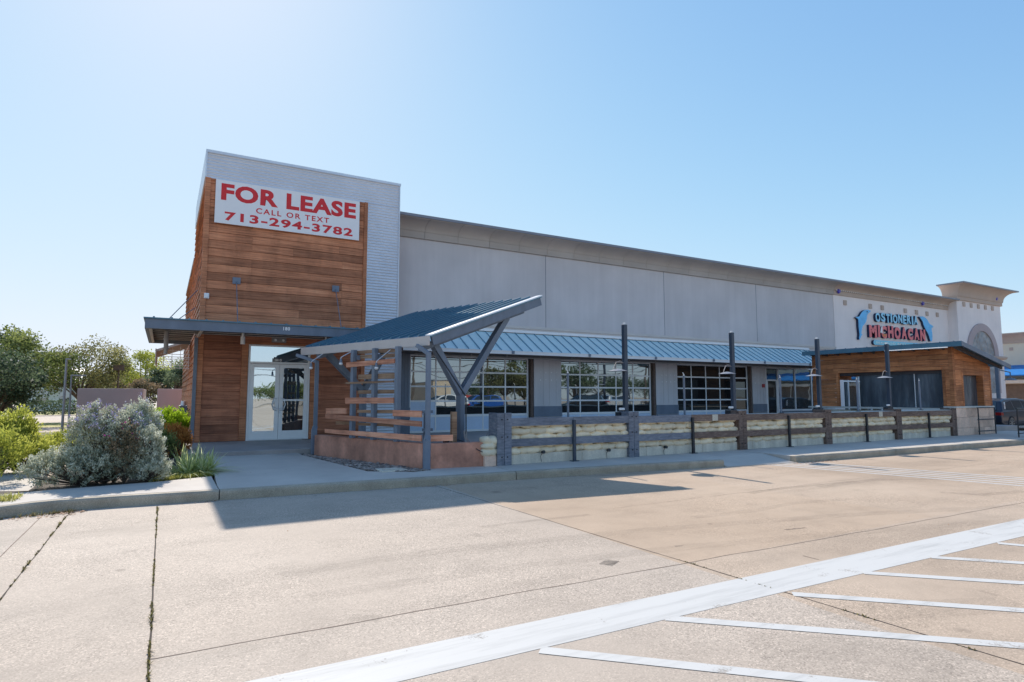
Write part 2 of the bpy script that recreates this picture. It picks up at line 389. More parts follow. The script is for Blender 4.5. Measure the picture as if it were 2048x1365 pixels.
# skid marks and stains
sk = MB()
def skid(pix, w, tone):
    strip(sk, [at(u, v, 2, 0) for u, v in pix], w, .0012, tone)
skid([(1390,1035),(1440,1030),(1520,1020),(1580,1008),(1700,998)], .16, .16)
skid([(1500,987),(1560,978),(1640,970),(1712,963)], .14, .35)
skid([(960,1055),(1080,1040),(1180,1030)], .10, .25)
skid([(1880,985),(1960,990),(2048,983)], .2, .25)
skid([(1640,975),(1750,960),(1960,958),(2048,954)], .2, .22)
skid([(1700,905),(1880,888),(2048,872)], .3, .15)
skid([(1570,1060),(1612,1056)], .05, 1.)
skid([(1350,1093),(1368,1092)], .03, 1.)
skid([(1205,1124),(1232,1128)], .2, .95)
skid([(560,1150),(900,1100),(1300,1060),(1700,1030),(2048,1012)], .22, .16); skid([(620,1195),(980,1140),(1400,1092),(1800,1058),(2048,1040)], .22, .14)
skid([(1650,1230),(1900,1215),(2048,1210)], .35, .14); skid([(1500,1285),(1700,1300),(1900,1325)], .4, .12)
skid([(1060,955),(1200,952),(1330,945)], .1, .3); skid([(700,1235),(760,1238)], .12, .25)
struct(sk.build('skid_mark', 'skid_mark'))
# painted lines
lp = MB()
bar = [((490,1365),(790,1365)),((1340,1187),(1548,1187)),((2048,1039),(2048,1082))]
lp.sheet([(-3, 3.50, .002), (0, 3.42, .002), (1.196, 3.40, .002), (4.369, 3.335, .002), (8.32, 3.25, .002), (14, 3.14, .002), (26, 2.9, .002), (26, 3.40, .002), (14, 3.62, .002), (9.745, 3.69, .002), (3.637, 3.775, .002), (.467, 3.825, .002), (-3, 3.90, .002)])
def dline(a, b, w, ext=1.6, z=.002):
    a, b = at(*a, 2, 0), at(*b, 2, 0); d = (b-a).normalized(); b = b+d*ext
    s_ = Vector((-d.y, d.x, 0))*w/2
    lp.sheet([(a.x-s_.x, a.y-s_.y, z), (b.x-s_.x, b.y-s_.y, z), (b.x+s_.x, b.y+s_.y, z), (a.x+s_.x, a.y+s_.y, z)])
for a, b in [((1080,1301),(2048,1404)),((1330,1237),(2048,1293)),((1585,1189),(2048,1222)),((1725,1146),(2048,1167)),((1860,1115),(2048,1127)),((1995,1087),(2048,1092))]: dline(a, b, .105, 3.2, .0035)
for a, b in [((1512,928),(2048,972.5)),((1528,926.5),(2048,968)),((1548,925.5),(2048,964)),((1570,924.5),(2048,960)),((1595,923.5),(2048,956.5))]: dline(a, b, .10, 1.5)
dline((2020,884.5), (2048,883.5), .7, 3)
struct(lp.build('painted_line', 'line_paint'))
# kerb and pavement
def zp(y): return .15+max(0, y-10.35)*.010
kerb_l = [(-6.5, 8.2), (-4.6, 9.35), (-3.0, 10.0), (-1.78, 10.30), (-1.5, 10.46), (-1.2, 10.54), (-.42, 10.52), (.80, 10.42)]
kerb_m = [(.815, 10.42), (2.6, 10.30), (4.25, 10.19), (5.88, 10.12)]
kerb_m2 = [(5.90, 10.12), (8.8, 9.90), (11.0, 9.62)]
kerb_r = [(13.15, 9.35), (15.2, 9.27), (17.2, 9.22)]
kerb_r2 = [(17.22, 9.22), (24.5, 9.07), (34, 8.95), (60, 8.8)]
def kerb(m, pts, h=.15, h2=None):
    prof = [(0, -.05), (0, .1), (.008, .13), (.03, .15), (.16, .15), (.16, -.05)]
    n = len(prof); vs = []
    for i, p in enumerate(pts):
        a = Vector((pts[max(i-1, 0)][0], pts[max(i-1, 0)][1], 0)); b = Vector((pts[min(i+1, len(pts)-1)][0], pts[min(i+1, len(pts)-1)][1], 0))
        d = (b-a).normalized(); s_ = Vector((-d.y, d.x, 0))
        for (o_, z) in prof: vs.append((p[0]+s_.x*o_, p[1]+s_.y*o_, z))
    fs = [(i*n+k, (i+1)*n+k, (i+1)*n+k+1, i*n+k+1) for i in range(len(pts)-1) for k in range(n-1)]
    fs += [tuple(range(n)), tuple((len(pts)-1)*n+k for k in range(n))[::-1]]
    m.add(vs, fs)
km = MB()
for kk in (kerb_l, kerb_m, kerb_m2, kerb_r, kerb_r2): kerb(km, kk)
struct(km.build('kerb', 'kerb_concrete'))
pv = MB()
def slab(m, pts, z=None, tone=None, dz=.30):
    m.prism([(x, y, (zp(y) if z is None else z)) for x, y in pts], (0, 0, -dz), tone)
off = lambda L, o_: [(x, y+o_) for x, y in L]
slab(pv, off(kerb_l, .155)+[(.80, 12.15), (.08, 11.88), (-.81, 11.74), (-1.44, 11.66), (-1.78, 11.55), (-3, 11.2), (-4.6, 10.6), (-6.5, 9.6)])
slab(pv, off(kerb_m, .155)+[(5.88, 11.6), (4.52, 11.6), (4.46, 11.10), (4.18, 11.0), (3.43, 11.5), (2.9, 15.0), (2.9, 15.62), (.86, 15.62), (.86, 12.2), (.815, 11.)])
slab(pv, [(5.9, 10.27), (8.8, 10.05), (11.0, 9.77), (11.02, 11.7), (5.9, 11.7)])
# lowered section between the two kerbs
pv.prism([(11.03, 9.55, .01), (13.12, 9.35, .01), (13.12, 10.25, .15), (11.03, 10.25, .15)], (0, 0, -.3))
pv.prism([(11.03, 10.26, .151), (13.12, 10.26, .151), (13.12, 11.7, .165), (11.03, 11.7, .165)], (0, 0, -.3))
slab(pv, [(13.15, 9.5), (15.2, 9.42), (17.2, 9.37), (17.2, 11.7), (13.15, 11.7)])
slab(pv, [(17.22, 9.37), (24.5, 9.22), (30., 9.15), (30., 11.9), (17.22, 11.7)])
slab(pv, [(-2.9, 12.5), (-1.75, 12.0), (-1.9, 15), (-2.5, 22), (-4.2, 22)], .10)
struct(pv.build('pavement', 'pavement_concrete'))
sl = MB()
sl.prism([(.55, 15.57, .30), (3.45, 15.57, .30), (3.45, 18.05, .37), (.55, 18.05, .37)], (0, 0, -.4))
struct(sl.build('entrance_slab', 'slab_concrete', bevel=.012))
pf = MB()
slab(pf, [(4.62, 11.6), (3.46, 15.2), (3.46, 18.1), (6.2, 18.2), (6.2, 19.2), (31, 19.2), (31, 11.62)], .35)
struct(pf.build('patio_floor', 'slab_concrete'))
bd = MB()
bd.prism([(-6.5, 9.6, .13), (-4.6, 10.6, .13), (-3, 11.2, .13), (-1.78, 11.55, .14), (-1.44, 11.66, .14), (-.81, 11.74, .14), (.08, 11.88, .14), (.80, 12.15, .14), (.86, 12.5, .15), (.86, 15.6, .15), (.6, 18, .15), (.6, 26, .15), (-1.6, 26, .13), (-1.75, 12.0, .13), (-2.9, 12.5, .13), (-4.2, 22, .13), (-9, 22, .13), (-9, 10, .13)], (0, 0, -.3))
struct(bd.build('planting_bed', 'soil'))
rb = MB(); rb.prism([(2.93, 15.56, .165), (2.93, 15.0, .165), (3.45, 11.5, .13), (4.18, 11.02, .13), (4.44, 11.12, .13), (4.5, 11.5, .13), (3.2, 15.56, .165)], (0, 0, -.2))
struct(rb.build('gravel_bed', 'soil'))
# far ground at left: lawns and pavements behind
lw = MB()
lw.sheet([(-60, 27, .01), (.5, 27, .01), (.5, 33, .01), (-60, 33, .01)]); lw.sheet([(-60, 38, .012), (2, 38, .012), (2, 44, .012), (-60, 44, .012)]); lw.sheet([(-80, 62, .012), (10, 62, .012), (10, 90, .012), (-80, 90, .012)])
struct(lw.build('lawn', 'grass_blade'))
# ------------------------------------------------------------------ foliage tools
def leaf_cloud(name, P, size, mat, parent, tone, aspect=2.0, upbias=0., D=None):
    n = len(P); D_ = rng.normal(size=(n, 3)) if D is None else D+rng.normal(size=(n, 3))*.45
    D_[:, 2] += upbias; D_ /= np.linalg.norm(D_, axis=1)[:, None]+1e-9
    U = rng.normal(size=(n, 3)); U -= (U*D_).sum(1)[:, None]*D_; U /= np.linalg.norm(U, axis=1)[:, None]+1e-9
    sz = size*(.6+.8*rng.random(n))[:, None]; w = sz/aspect
    A = P-D_*sz*.5; B = P+U*w*.5; C_ = P+D_*sz*.5; E_ = P-U*w*.5
    o0 = np.array(W[parent.name]); V = np.stack([A, B, C_, E_], 1).reshape(-1, 3)-o0
    me = bpy.data.meshes.new(name); me.vertices.add(4*n); me.vertices.foreach_set('co', V.astype(np.float32).ravel())
    me.loops.add(4*n); me.loops.foreach_set('vertex_index', np.arange(4*n, dtype=np.int32)); me.polygons.add(n)
    me.polygons.foreach_set('loop_start', np.arange(0, 4*n, 4, dtype=np.int32)); me.update(calc_edges=True)
    a = me.attributes.new('tone', 'FLOAT', 'FACE'); a.data.foreach_set('value', np.clip(tone, 0, 1).astype(np.float32))
    me.materials.append(MATS[mat]); ob = bpy.data.objects.new(name, me); COL.objects.link(ob); ob.parent = parent; W[ob.name] = tuple(o0)
    return ob
def tree(x, y, h, r, label, mat='leaf_green', nleaf=7000, leaf=.17, trunk_h=None, bark='bark', z0=0., squash=.8, ncl=26, group=None, seed=0, trunk_r=None):
    global rng; rng = np.random.default_rng(100+seed); rd = random.Random(seed)
    t_ = thing('tree', label, 'tree', (x, y, z0), group)
    th = trunk_h or h*.3; tr = trunk_r or h*.022
    tk = MB(); lean = (rd.uniform(-.3, .3), rd.uniform(-.3, .3))
    top = Vector((x+lean[0], y+lean[1], z0+th))
    tk.tube([(x, y, z0-.05), (x+lean[0]*.3, y+lean[1]*.3, z0+th*.5), top], [tr*1.3, tr, tr*.85], 9)
    cz = z0+th+(h-th)*.48; cls = []
    for i in range(ncl):
        a = rd.uniform(0, 6.283); el = math.asin(rd.uniform(-.75, 1)); q = rd.uniform(.45, .95)
        c = Vector((x+math.cos(a)*math.cos(el)*r*q, y+math.sin(a)*math.cos(el)*r*q, cz+math.sin(el)*(h-th)*.5*q))
        cr = r*rd.uniform(.2, .36); cls.append((c, cr, rd.random()))
        mid = top.lerp(c, .5)+Vector((rd.uniform(-.2, .2), rd.uniform(-.2, .2), rd.uniform(-.1, .3)))
        tk.tube([top-Vector((0, 0, rd.uniform(0, th*.3))), mid, c], [tr*.5, tr*.28, tr*.08], 5)
    tk.build('trunk', bark, t_, smooth=True)
    per = nleaf//ncl; Ps = []; Ts = []
    for c, cr, tn in cls:
        d = rng.normal(size=(per, 3)); d /= np.linalg.norm(d, axis=1)[:, None]; rr = cr*rng.random(per)**.4*(1+.35*rng.normal(size=per)*.5)
        p = np.array(c)+d*rr[:, None]*np.array([1.15, 1.15, squash]); Ps.append(p)
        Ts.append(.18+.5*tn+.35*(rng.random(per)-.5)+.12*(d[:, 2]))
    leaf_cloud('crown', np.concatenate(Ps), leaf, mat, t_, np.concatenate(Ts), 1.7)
    return t_
def shrub(name, x, y, blobs, label, mat, ntip, per, leaf, z0=.14, tip=.05, stemmat='bark', cat='shrub', upb=.8, flowers=None, group=None, seed=0, aspect=2.2, tone0=.45):
    """shrub made of upright leafy tips spread over a union of ellipsoids (dx, dy, z, rx, ry, rz)"""
    global rng; rng = np.random.default_rng(500+seed); rd = random.Random(seed)
    t_ = thing(name, label, cat, (x, y, z0), group); st = MB(); Ps = []; Ds = []; Ts = []; FL = []
    vol = [b[3]*b[4]+b[4]*b[5]+b[3]*b[5] for b in blobs]; tot = sum(vol)
    for b, v in zip(blobs, vol):
        for k in range(int(ntip*v/tot)):
            d = rng.normal(size=3); d /= np.linalg.norm(d); d[2] = abs(d[2])*1.0 if rng.random() < .72 else d[2]
            q = .55+.5*rng.random()**.7+(.22*rng.random() if rng.random() < .15 else 0)
            c = np.array([x+b[0], y+b[1], z0+b[2]])+d*np.array(b[3:6])*q
            if c[2] < z0+.03: c[2] = z0+.03+.1*rng.random()
            dr = d*.6+np.array([0, 0, upb]); dr /= np.linalg.norm(dr)
            L = tip*(1.4+1.6*rng.random()); tt = rng.random(per)
            p = c+dr*(tt*L)[:, None]+rng.normal(size=(per, 3))*tip*.42
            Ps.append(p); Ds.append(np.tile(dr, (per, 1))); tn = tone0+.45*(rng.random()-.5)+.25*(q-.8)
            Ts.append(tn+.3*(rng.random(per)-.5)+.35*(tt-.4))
            if k % 5 == 0:
                st.tube([(x+b[0]*.6, y+b[1]*.6, z0), tuple(c*.5+np.array([x+b[0]*.7, y+b[1]*.7, z0])*.5), tuple(c)], [.010, .007, .003], 4)
            if flowers and c[2] > z0+flowers[3] and rng.random() < flowers[1]: FL.append(c+dr*L+rng.normal(size=(flowers[2], 3))*tip*.55)
    st.build('stem', stemmat, t_)
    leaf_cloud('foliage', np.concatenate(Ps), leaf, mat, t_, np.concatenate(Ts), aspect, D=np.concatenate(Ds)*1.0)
    if FL: 
        P = np.concatenate(FL); leaf_cloud('flower', P, leaf*.9, flowers[0], t_, rng.random(len(P)), 1.2)
    return t_
# trees behind on the left (placed at their own distance)
def tx(u, y): return at(u, 800, 1, y).x
def tz(u, v, y): return at(u, v, 1, y).z
tree(tx(28, 40), 40, tz(40, 655, 40), 2.6, 'tall dark green tree at the left edge, leaning over the yellow bush', 'leaf_green', 12500, .14, 1.3, seed=1, ncl=34)
tree(tx(-25, 33), 33, tz(0, 690, 33), 2.0, 'bushy grey green tree cut by the left picture edge', 'leaf_dark', 9500, .13, .9, seed=2, ncl=26)
tree(tx(165, 46), 46, tz(165, 682, 46), 2.75, 'round spreading tree behind the two grey light poles', 'leaf_olive', 10500, .13, 1.7, seed=3, ncl=30)
tree(tx(232, 72), 72, tz(232, 740, 72), 2.6, 'small distant tree between the round tree and the yellow green tree', 'leaf_olive', 4000, .2, 1.5, seed=4)
tree(tx(285, 58), 58, tz(283, 706, 58), 2.5, 'yellow green tree rising behind the left mauve wall', 'leaf_yellow', 8000, .15, 1.8, seed=5)
tree(tx(343, 50), 50, tz(340, 722, 50), 2.2, 'dark blue green tree behind the gap between the mauve walls', 'leaf_dark', 8500, .14, 1.6, seed=6, trunk_r=.17)
tree(tx(268, 48), 48, tz(270, 757, 48), 1.6, 'low russet tree just behind the right end of the left mauve wall', 'leaf_russet', 3800, .14, .9, seed=7)
tree(tx(378, 64), 64, tz(375, 720, 64), 2.8, 'pale green tree partly hidden by the wooden tower corner', 'leaf_green', 5000, .18, 1.5, seed=8)
tree(tx(95, 80), 80, tz(95, 720, 80), 3.6, 'distant green tree behind the white building', 'leaf_green', 5000, .22, 1.5, seed=9)
# far hedge
hd = thing('hedge', 'dark clipped hedge in front of the distant white building', 'hedge', (tx(85, 60), 60, 0))
P = np.stack([tx(85, 60)+(rng.random(5000)-.5)*9, 60+(rng.random(5000)-.5)*1.2, .1+1.1*rng.random(5000)], 1); leaf_cloud('foliage', P, .16, 'leaf_dark', hd, .3+.4*rng.random(5000))
wl = thing('tree_line', 'mass of distant trees along the horizon', 'tree line', (-20, 170, 0)); wl['kind'] = 'stuff'
P = []
for k in range(70):
    cx_ = -75+k*2.6+random.uniform(-1, 1); hh = random.uniform(3.5, 7.5); q = rng.normal(size=(260, 3))*np.array([2.2, 2, hh*.27])+np.array([cx_, 170+random.uniform(-6, 6), hh*.5]); P.append(q)
P = np.concatenate(P); P[:, 2] = np.abs(P[:, 2]); leaf_cloud('foliage', P, .6, 'leaf_green', wl, .3+.5*rng.random(len(P)))
# ------------------------------------------------------------------ shrubs of the bed
shrub('sage_bush', -.82, 12.35, [(-.42, -.18, .20, .60, .42, .36), (-.13, .05, .66, .36, .38, .58), (.24, .0, .60, .34, .38, .50), (.05, -.1, .28, .55, .4, .34)],
      'big silvery sage bush with lilac flowers, widest plant of the bed', 'leaf_sage', 1250, 34, .036, flowers=('lilac_petal', .38, 8, .82), seed=1, tip=.05)
shrub('sage_bush', -.20, 12.15, [(-.02, 0, .42, .25, .26, .46), (.05, -.1, .16, .3, .25, .22)],
      'narrow pale sage bush at the right end beside the grass clump', 'leaf_sage', 520, 30, .032, seed=2, tip=.042, tone0=.58)
shrub('sage_bush', -.35, 12.75, [(0, 0, .78, .30, .3, .5)], 'upright pale sage bush standing behind the russet shrub', 'leaf_sage', 380, 30, .034, seed=3, tip=.05, flowers=('lilac_petal', .12, 6, .8), tone0=.55)
shrub('russet_shrub', -.50, 12.10, [(0, 0, .45, .24, .25, .42)], 'thin russet brown shrub wedged between the sage bushes', 'leaf_russet', 260, 22, .035, seed=4, tip=.06, flowers=('pink_petal', .10, 4, .6))
shrub('yellow_bush', tx(30, 15.2), 15.2, [(-.25, 0, .40, .58, .5, .46), (.26, -.1, .22, .42, .4, .30), (.05, .1, .66, .22, .3, .40), (-.5, .1, .6, .32, .4, .42)], 'loose yellow green bush at the far left', 'leaf_yellow', 900, 22, .055, seed=5, tip=.09, z0=.13)
shrub('green_bush', tx(-8, 13.6), 13.6, [(0, 0, .35, .5, .5, .42)], 'low yellow green bush cut by the left edge under the yellow bush', 'leaf_yellow', 200, 22, .05, seed=6, tip=.07)
shrub('lime_bush', tx(338, 19.5), 19.5, [(0, 0, .50, .52, .5, .45), (-.2, 0, .4, .4, .4, .4)], 'feathery lime green bush beside the tower side wall', 'leaf_lime', 520, 26, .06, seed=7, tip=.09)
shrub('orange_bush', tx(350, 16.4), 16.4, [(0, 0, .32, .36, .35, .36)], 'small orange leaved bush behind the grass clump', 'leaf_orange', 340, 24, .04, seed=8, tip=.05)
shrub('green_bush', tx(305, 15.), 15., [(0, 0, .30, .45, .4, .33)], 'low green bush behind the narrow pale sage bush', 'leaf_green', 300, 22, .045, seed=9, tip=.06)
shrub('green_bush', tx(150, 17.), 17., [(0, 0, .25, .6, .4, .30)], 'low green bush behind the widest sage bush', 'leaf_yellow', 220, 20, .05, seed=10, tip=.07)
def blades(m, x, y, z, n, L, w, spread=1., droop=.5, rd=random):
    for k in range(n):
        a = rd.uniform(0, 6.283); l = L*rd.uniform(.6, 1.15); s0 = rd.uniform(.15, spread); jt = min(.05, L*.12); bx, by = x+rd.uniform(-jt, jt), y+rd.uniform(-jt, jt)
        pts = []
        for q in range(6):
            f = q/5; hr = l*(s0*f+droop*s0*f*f*.4); zz = z+l*(f*(1.05-.45*s0)-droop*f*f*s0)
            pts.append(Vector((bx+math.cos(a)*hr, by+math.sin(a)*hr, max(z, zz))))
        sd = Vector((-math.sin(a), math.cos(a), 0)); vs = []; 
        for q, p in enumerate(pts):
            ww = w*(1-(q/5)**2)*.5+.0006; vs += [p-sd*ww, p+sd*ww]
        m.add(vs, [(2*q, 2*q+1, 2*q+3, 2*q+2) for q in range(5)])
gc = thing('grass_clump', 'spiky strap leaved grass clump at the corner of the bed', 'plant', (.50, 12.75, .14)); m = MB()
for dx_, dy_ in ((0, 0), (.16, .05), (-.17, .03), (.05, .18), (-.05, -.12), (.28, .1)): blades(m, .50+dx_, 12.75+dy_, .14, 75, .60, .026, 1.3, .42)
m.build('leaf', 'leaf_strap', gc)
gr = MB()
for k in range(1300):
    x = random.uniform(-.15, .82); y = 12.02+random.random()**1.5*.5+(x*.30 if x > 0 else 0)
    blades(gr, x, y, .14, 3, .11, .009, .7, .4)
for k in range(250): blades(gr, random.uniform(-2.2, -1.7), random.uniform(10.7, 11.3), .14, 3, .1, .009, .7, .4)
tag(gr.build('ground_grass', 'grass_blade', origin=(0, 12, .14)), 'short yellow green grass along the front edge of the bed', 'grass', kind='stuff')
wd = MB()
def weeds(x0, y0, x1, y1, n, s=.03):
    for k in range(n):
        f = random.random(); c_ = mnoise.noise(Vector((f*13+x0, y0, 0)))
        if c_ < -.08: continue
        blades(wd, x0+(x1-x0)*f+random.gauss(0, .0035), y0+(y1-y0)*f, .002, 4, s*random.uniform(.3, 1.1)*(1+2.2*max(0, c_)), .006, .9, .3)
weeds(-.006, 2.5, -.004, 10.2, 420, .022); weeds(-1.043, 5, -1.043, 10.4, 320, .028); weeds(4.43, 4.5, 4.5, 1.9, 110, .013)
weeds(-3, 9.9, -1.0, 10.4, 260, .06); weeds(11.2, 10.4, 12.6, 10.9, 70, .10); weeds(16.3, 11.08, 16.8, 11.08, 50, .14); weeds(9.9, 11.05, 11.8, 11.08, 60, .07); weeds(7.2, 10.6, 12, 10.9, 30, .03)
tag(wd.build('joint_weeds', 'weed_blade', origin=(0, 8, 0)), 'small yellowing weeds growing from the pavement joints', 'weeds', kind='stuff')
fl = MB()
def litter(x0, x1, y0, y1, n, s=.025, z=.006):
    for k in range(n):
        x, y = random.uniform(x0, x1), random.uniform(y0, y1); a = random.uniform(0, 6.28); q = s*random.uniform(.5, 1.3)
        c_, s_ = math.cos(a)*q, math.sin(a)*q
        fl.sheet([(x-c_, y-s_, z), (x+s_*.5, y-c_*.5, z+.01*random.random()), (x+c_, y+s_, z+.012*random.random()), (x-s_*.5, y+c_*.5, z)])
litter(-2.8, -.9, 10.05, 10.48, 170); litter(-1.2, -.85, 10.3, 10.5, 60, .03); litter(.1, .8, 10.25, 10.42, 40, .015); litter(4, 4.6, 10.05, 10.16, 30, .02); litter(12.9, 14.4, 9.05, 9.3, 60, .03)
litter(-3, 20, 2, 10, 60, .011); litter(.95, 3.2, 10.7, 15.3, 14, .012, .2)
tag(fl.build('leaf_litter', 'ash_leaf', origin=(0, 10, 0)), 'dry brown leaves blown against the kerb', 'leaves', kind='stuff')
# stones of the gravel bed
st = MB()
def stone(m, c, s):
    vs = []; ph = random.uniform(0, 6.28)
    for (a, b, c3) in ((1,0,0),(0,1,0),(-1,0,0),(0,-1,0),(0,0,1),(0,0,-1),(.6,.6,.5),(-.6,.6,.5),(-.6,-.6,.5),(.6,-.6,.5)):
        k = random.uniform(.7, 1.2); x, y = a*math.cos(ph)-b*math.sin(ph), a*math.sin(ph)+b*math.cos(ph)
        vs.append((c[0]+x*s*k*1.3, c[1]+y*s*k, c[2]+c3*s*k*.65))
    m.add(vs, [(4,6,7),(4,7,8),(4,8,9),(4,9,6),(0,1,6),(1,2,7),(2,3,8),(3,0,9),(1,7,6),(2,8,7),(3,9,8),(0,6,9),(0,5,1),(1,5,2),(2,5,3),(3,5,0)])
for k in range(2600):
    f = random.random(); y = 11.08+f*4.4; xl = 3.46+(3.0-3.46)*min(1, max(0, (y-11.5)/3.4)) if y > 11.5 else 3.46+(11.5-y)*1.5
    xr = 4.44-(y-11.35)*.36; x = random.uniform(xl+.01, max(xl+.06, xr))
    stone(st, (x, y, .14+.01*f+random.random()*.03), random.choice((.012, .018, .022, .03, .045)))
tag(st.build('river_stones', 'stones', origin=(3.7, 12.5, .13)), 'loose brown and grey stones beside the red wall', 'gravel', kind='stuff')
ut = MB(); ut.box(3.62, 4.12, 11.22, 11.66, .13, .185); ut.box(3.72, 4.02, 11.32, 11.56, .186, .196, .2)
tag(ut.build('utility_cover', 'pale_concrete', bevel=.01), 'flat concrete utility box cover among the stones', 'utility cover')
# ------------------------------------------------------------------ entrance tower
T = thing('entrance_tower', 'tall entrance tower clad in brown boards with corrugated metal frame', 'building', (3.4, 18, .3))
TX0, TX1, WX1 = .735, 6.21, 5.20
# core
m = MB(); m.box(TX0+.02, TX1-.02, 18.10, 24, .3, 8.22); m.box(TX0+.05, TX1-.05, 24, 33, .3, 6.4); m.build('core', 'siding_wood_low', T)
def planks(m, x0, x1, z0, z1, y, dy=.03, h=.222, joints=True, axis='x', lap=.012):
    z = z0
    while z < z1-.02:
        zt = min(z+h, z1); x = x0
        while x < x1-.01:
            L = random.choice((1.1, 2.4, 3.6, 4.4)) if joints else 99
            xe = min(x+L, x1)
            if x1-xe < .3: xe = x1
            tn = random.random()
            if axis == 'x':
                m.prism([(x+.0015, y-lap, z+.004), (x+.0015, y, zt-.004), (x+.0015, y+dy, zt-.004), (x+.0015, y+dy, z+.004)], (xe-x-.003, 0, 0), tn)
            else:
                m.prism([(y-lap, x+.0015, z+.004), (y, x+.0015, zt-.004), (y+dy, x+.0015, zt-.004), (y+dy, x+.0015, z+.004)], (0, xe-x-.003, 0), tn)
            x = xe
        z = zt
up_ = MB(); planks(up_, TX0+.13, WX1-.11, 3.36, 7.50, 18.02, .07); up_.build('upper_siding', 'siding_wood', T)
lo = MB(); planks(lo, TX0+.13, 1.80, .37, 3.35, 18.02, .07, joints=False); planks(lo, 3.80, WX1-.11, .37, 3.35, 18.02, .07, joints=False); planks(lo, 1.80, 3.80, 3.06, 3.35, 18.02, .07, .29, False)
lo.build('lower_siding', 'siding_wood_low', T)
m = MB(); m.box(TX0, TX0+.13, 17.975, 18.1, .37, 7.50, .6); m.box(WX1-.11, WX1, 17.975, 18.1, .37, 7.50, .4); m.box(TX0+.13, WX1-.11, 17.985, 18.1, 7.44, 7.50, .3)
m.box(1.80, 1.97, 17.97, 18.1, .37, 3.06, .3); m.box(3.63, 3.80, 17.97, 18.1, .37, 3.06, .35); m.box(1.97, 3.63, 17.975, 18.1, 3.0, 3.06, .3)
m.build('trim_board', 'siding_wood', T, bevel=.004)
# side siding (lapped boards)
m = MB(); planks(m, 18.1, 24, .37, 6.5, TX0+.02, .03, .20, True, 'y', .03); planks(m, 24, 33, .37, 6.4, TX0+.03, .03, .20, True, 'y', .03); planks(m, 18.1, 24, 6.5, 8.2, TX0+.02, .03, .20, True, 'y', .03)
m.build('side_siding', 'siding_wood', T)
# corrugated sheet: horizontal ridges
def corr(m, x0, x1, z0, z1, y, pitch=.088, amp=.012):
    n = int((z1-z0)/pitch*6); vs = []
    for i in range(n+1):
        z = z0+(z1-z0)*i/n; yy = y-amp*(1+math.sin(2*math.pi*(z)/pitch)); vs += [(x0, yy, z), (x1, yy, z)]
    m.add(vs, [(2*i, 2*i+1, 2*i+3, 2*i+2) for i in range(n)], .5)
m = MB(); corr(m, TX0, TX1, 7.50, 8.20, 18.03); corr(m, WX1, TX1, .37, 7.50, 18.03); ob = m.build('corrugated_cladding', 'galvanised', T, smooth=True)
m = MB(); m.box(TX0-.02, TX1+.03, 17.97, 18.10, 8.20, 8.275); m.box(TX1-.012, TX1+.012, 17.975, 18.1, .37, 8.20); m.box(WX1-.006, WX1+.012, 17.985, 18.1, .37, 7.50); m.box(TX0, WX1, 17.98, 18.09, 7.488, 7.508)
m.box(TX0-.02, TX0+.02, 17.98, 24, 7.50, 8.20); m.box(TX0-.02, TX0+.06, 18.1, 24, 8.20, 8.275); m.box(TX0-.02, TX0+.05, 24, 33, 6.4, 6.47)
m.build('metal_trim', 'galvanised', T)
m = MB(); m.box(TX0-.09, TX0-.005, 17.94, 18.02, .36, 3.12); m.build('downpipe', 'slate_steel', T)
# double door
D = thing('entrance_door', 'white framed double glass door in the wooden tower', 'door', (2.8, 18, .37)); 
DX0, DX1, DZ = 1.98, 3.62, 2.475
m = MB(); m.box(DX0, DX0+.05, 17.99, 18.09, .37, 2.995); m.box(DX1-.05, DX1, 17.99, 18.09, .37, 2.995); m.box(DX0+.05, DX1-.05, 17.99, 18.09, 2.955, 2.995); m.box(DX0+.05, DX1-.05, 17.985, 18.09, DZ, DZ+.05)
m.box(DX0, DX1, 17.96, 18.1, .371, .385); m.build('door_frame', 'white_metal', D, bevel=.004)
m = MB(); m.box(DX0+.05, DX1-.05, 18.045, 18.055, DZ+.05, 2.955); m.build('transom_pane', 'bright_glass', D)
mid = (DX0+DX1)/2
for k, (a, b) in enumerate(((DX0+.053, mid-.004), (mid+.004, DX1-.053))):
    m = MB(); fw = .105
    m.box(a, a+fw, 18.0, 18.045, .39, DZ-.01); m.box(b-fw, b, 18.0, 18.045, .39, DZ-.01); m.box(a+fw, b-fw, 18.0, 18.045, .39, .62); m.box(a+fw, b-fw, 18.0, 18.045, DZ-.11, DZ-.01)
    lf = m.build('door_leaf', 'white_metal', D, bevel=.004)
    m = MB(); m.box(a+fw, b-fw, 18.018, 18.028, .62, DZ-.11); m.build('pane', 'bright_glass' if k == 0 else 'tinted_glass', lf)
    m = MB(); hx = b-.05 if k == 0 else a+.05; sx = -1 if k == 0 else 1
    m.tube([(hx, 18.0, 1.18), (hx+sx*.07, 17.93, 1.20), (hx+sx*.11, 17.92, 1.34), (hx+sx*.07, 17.93, 1.50), (hx, 18.0, 1.52)], .012, 8); m.build('handle', 'galvanised', lf)
    if k: m = MB(); m.box(a+fw, b-fw, 17.985, 18.0, 1.44, 1.49); m.build('push_bar', 'white_metal', lf)
m = MB(); m.box(2.60, 2.86, 18.034, 18.044, DZ+.055, DZ+.155, .2); nb = m.build('number_plate', 'black_steel', D); text_mesh('12810', 2.615, 2.845, DZ+.07, DZ+.14, 18.032, 'number', 'sign_white', nb, .002, .03)
m = MB(); m.tube([(mid-.16, 17.95, 1.30), (mid-.06, 17.91, 1.24), (mid+.06, 17.91, 1.24), (mid+.16, 17.95, 1.30)], .008, 6); m.tube([(mid, 17.9, 1.24), (mid+.03, 17.9, 1.1)], .012, 6); tag(m.build('door_chain', 'galvanised'), 'thin chain looped through the two door handles', 'chain')
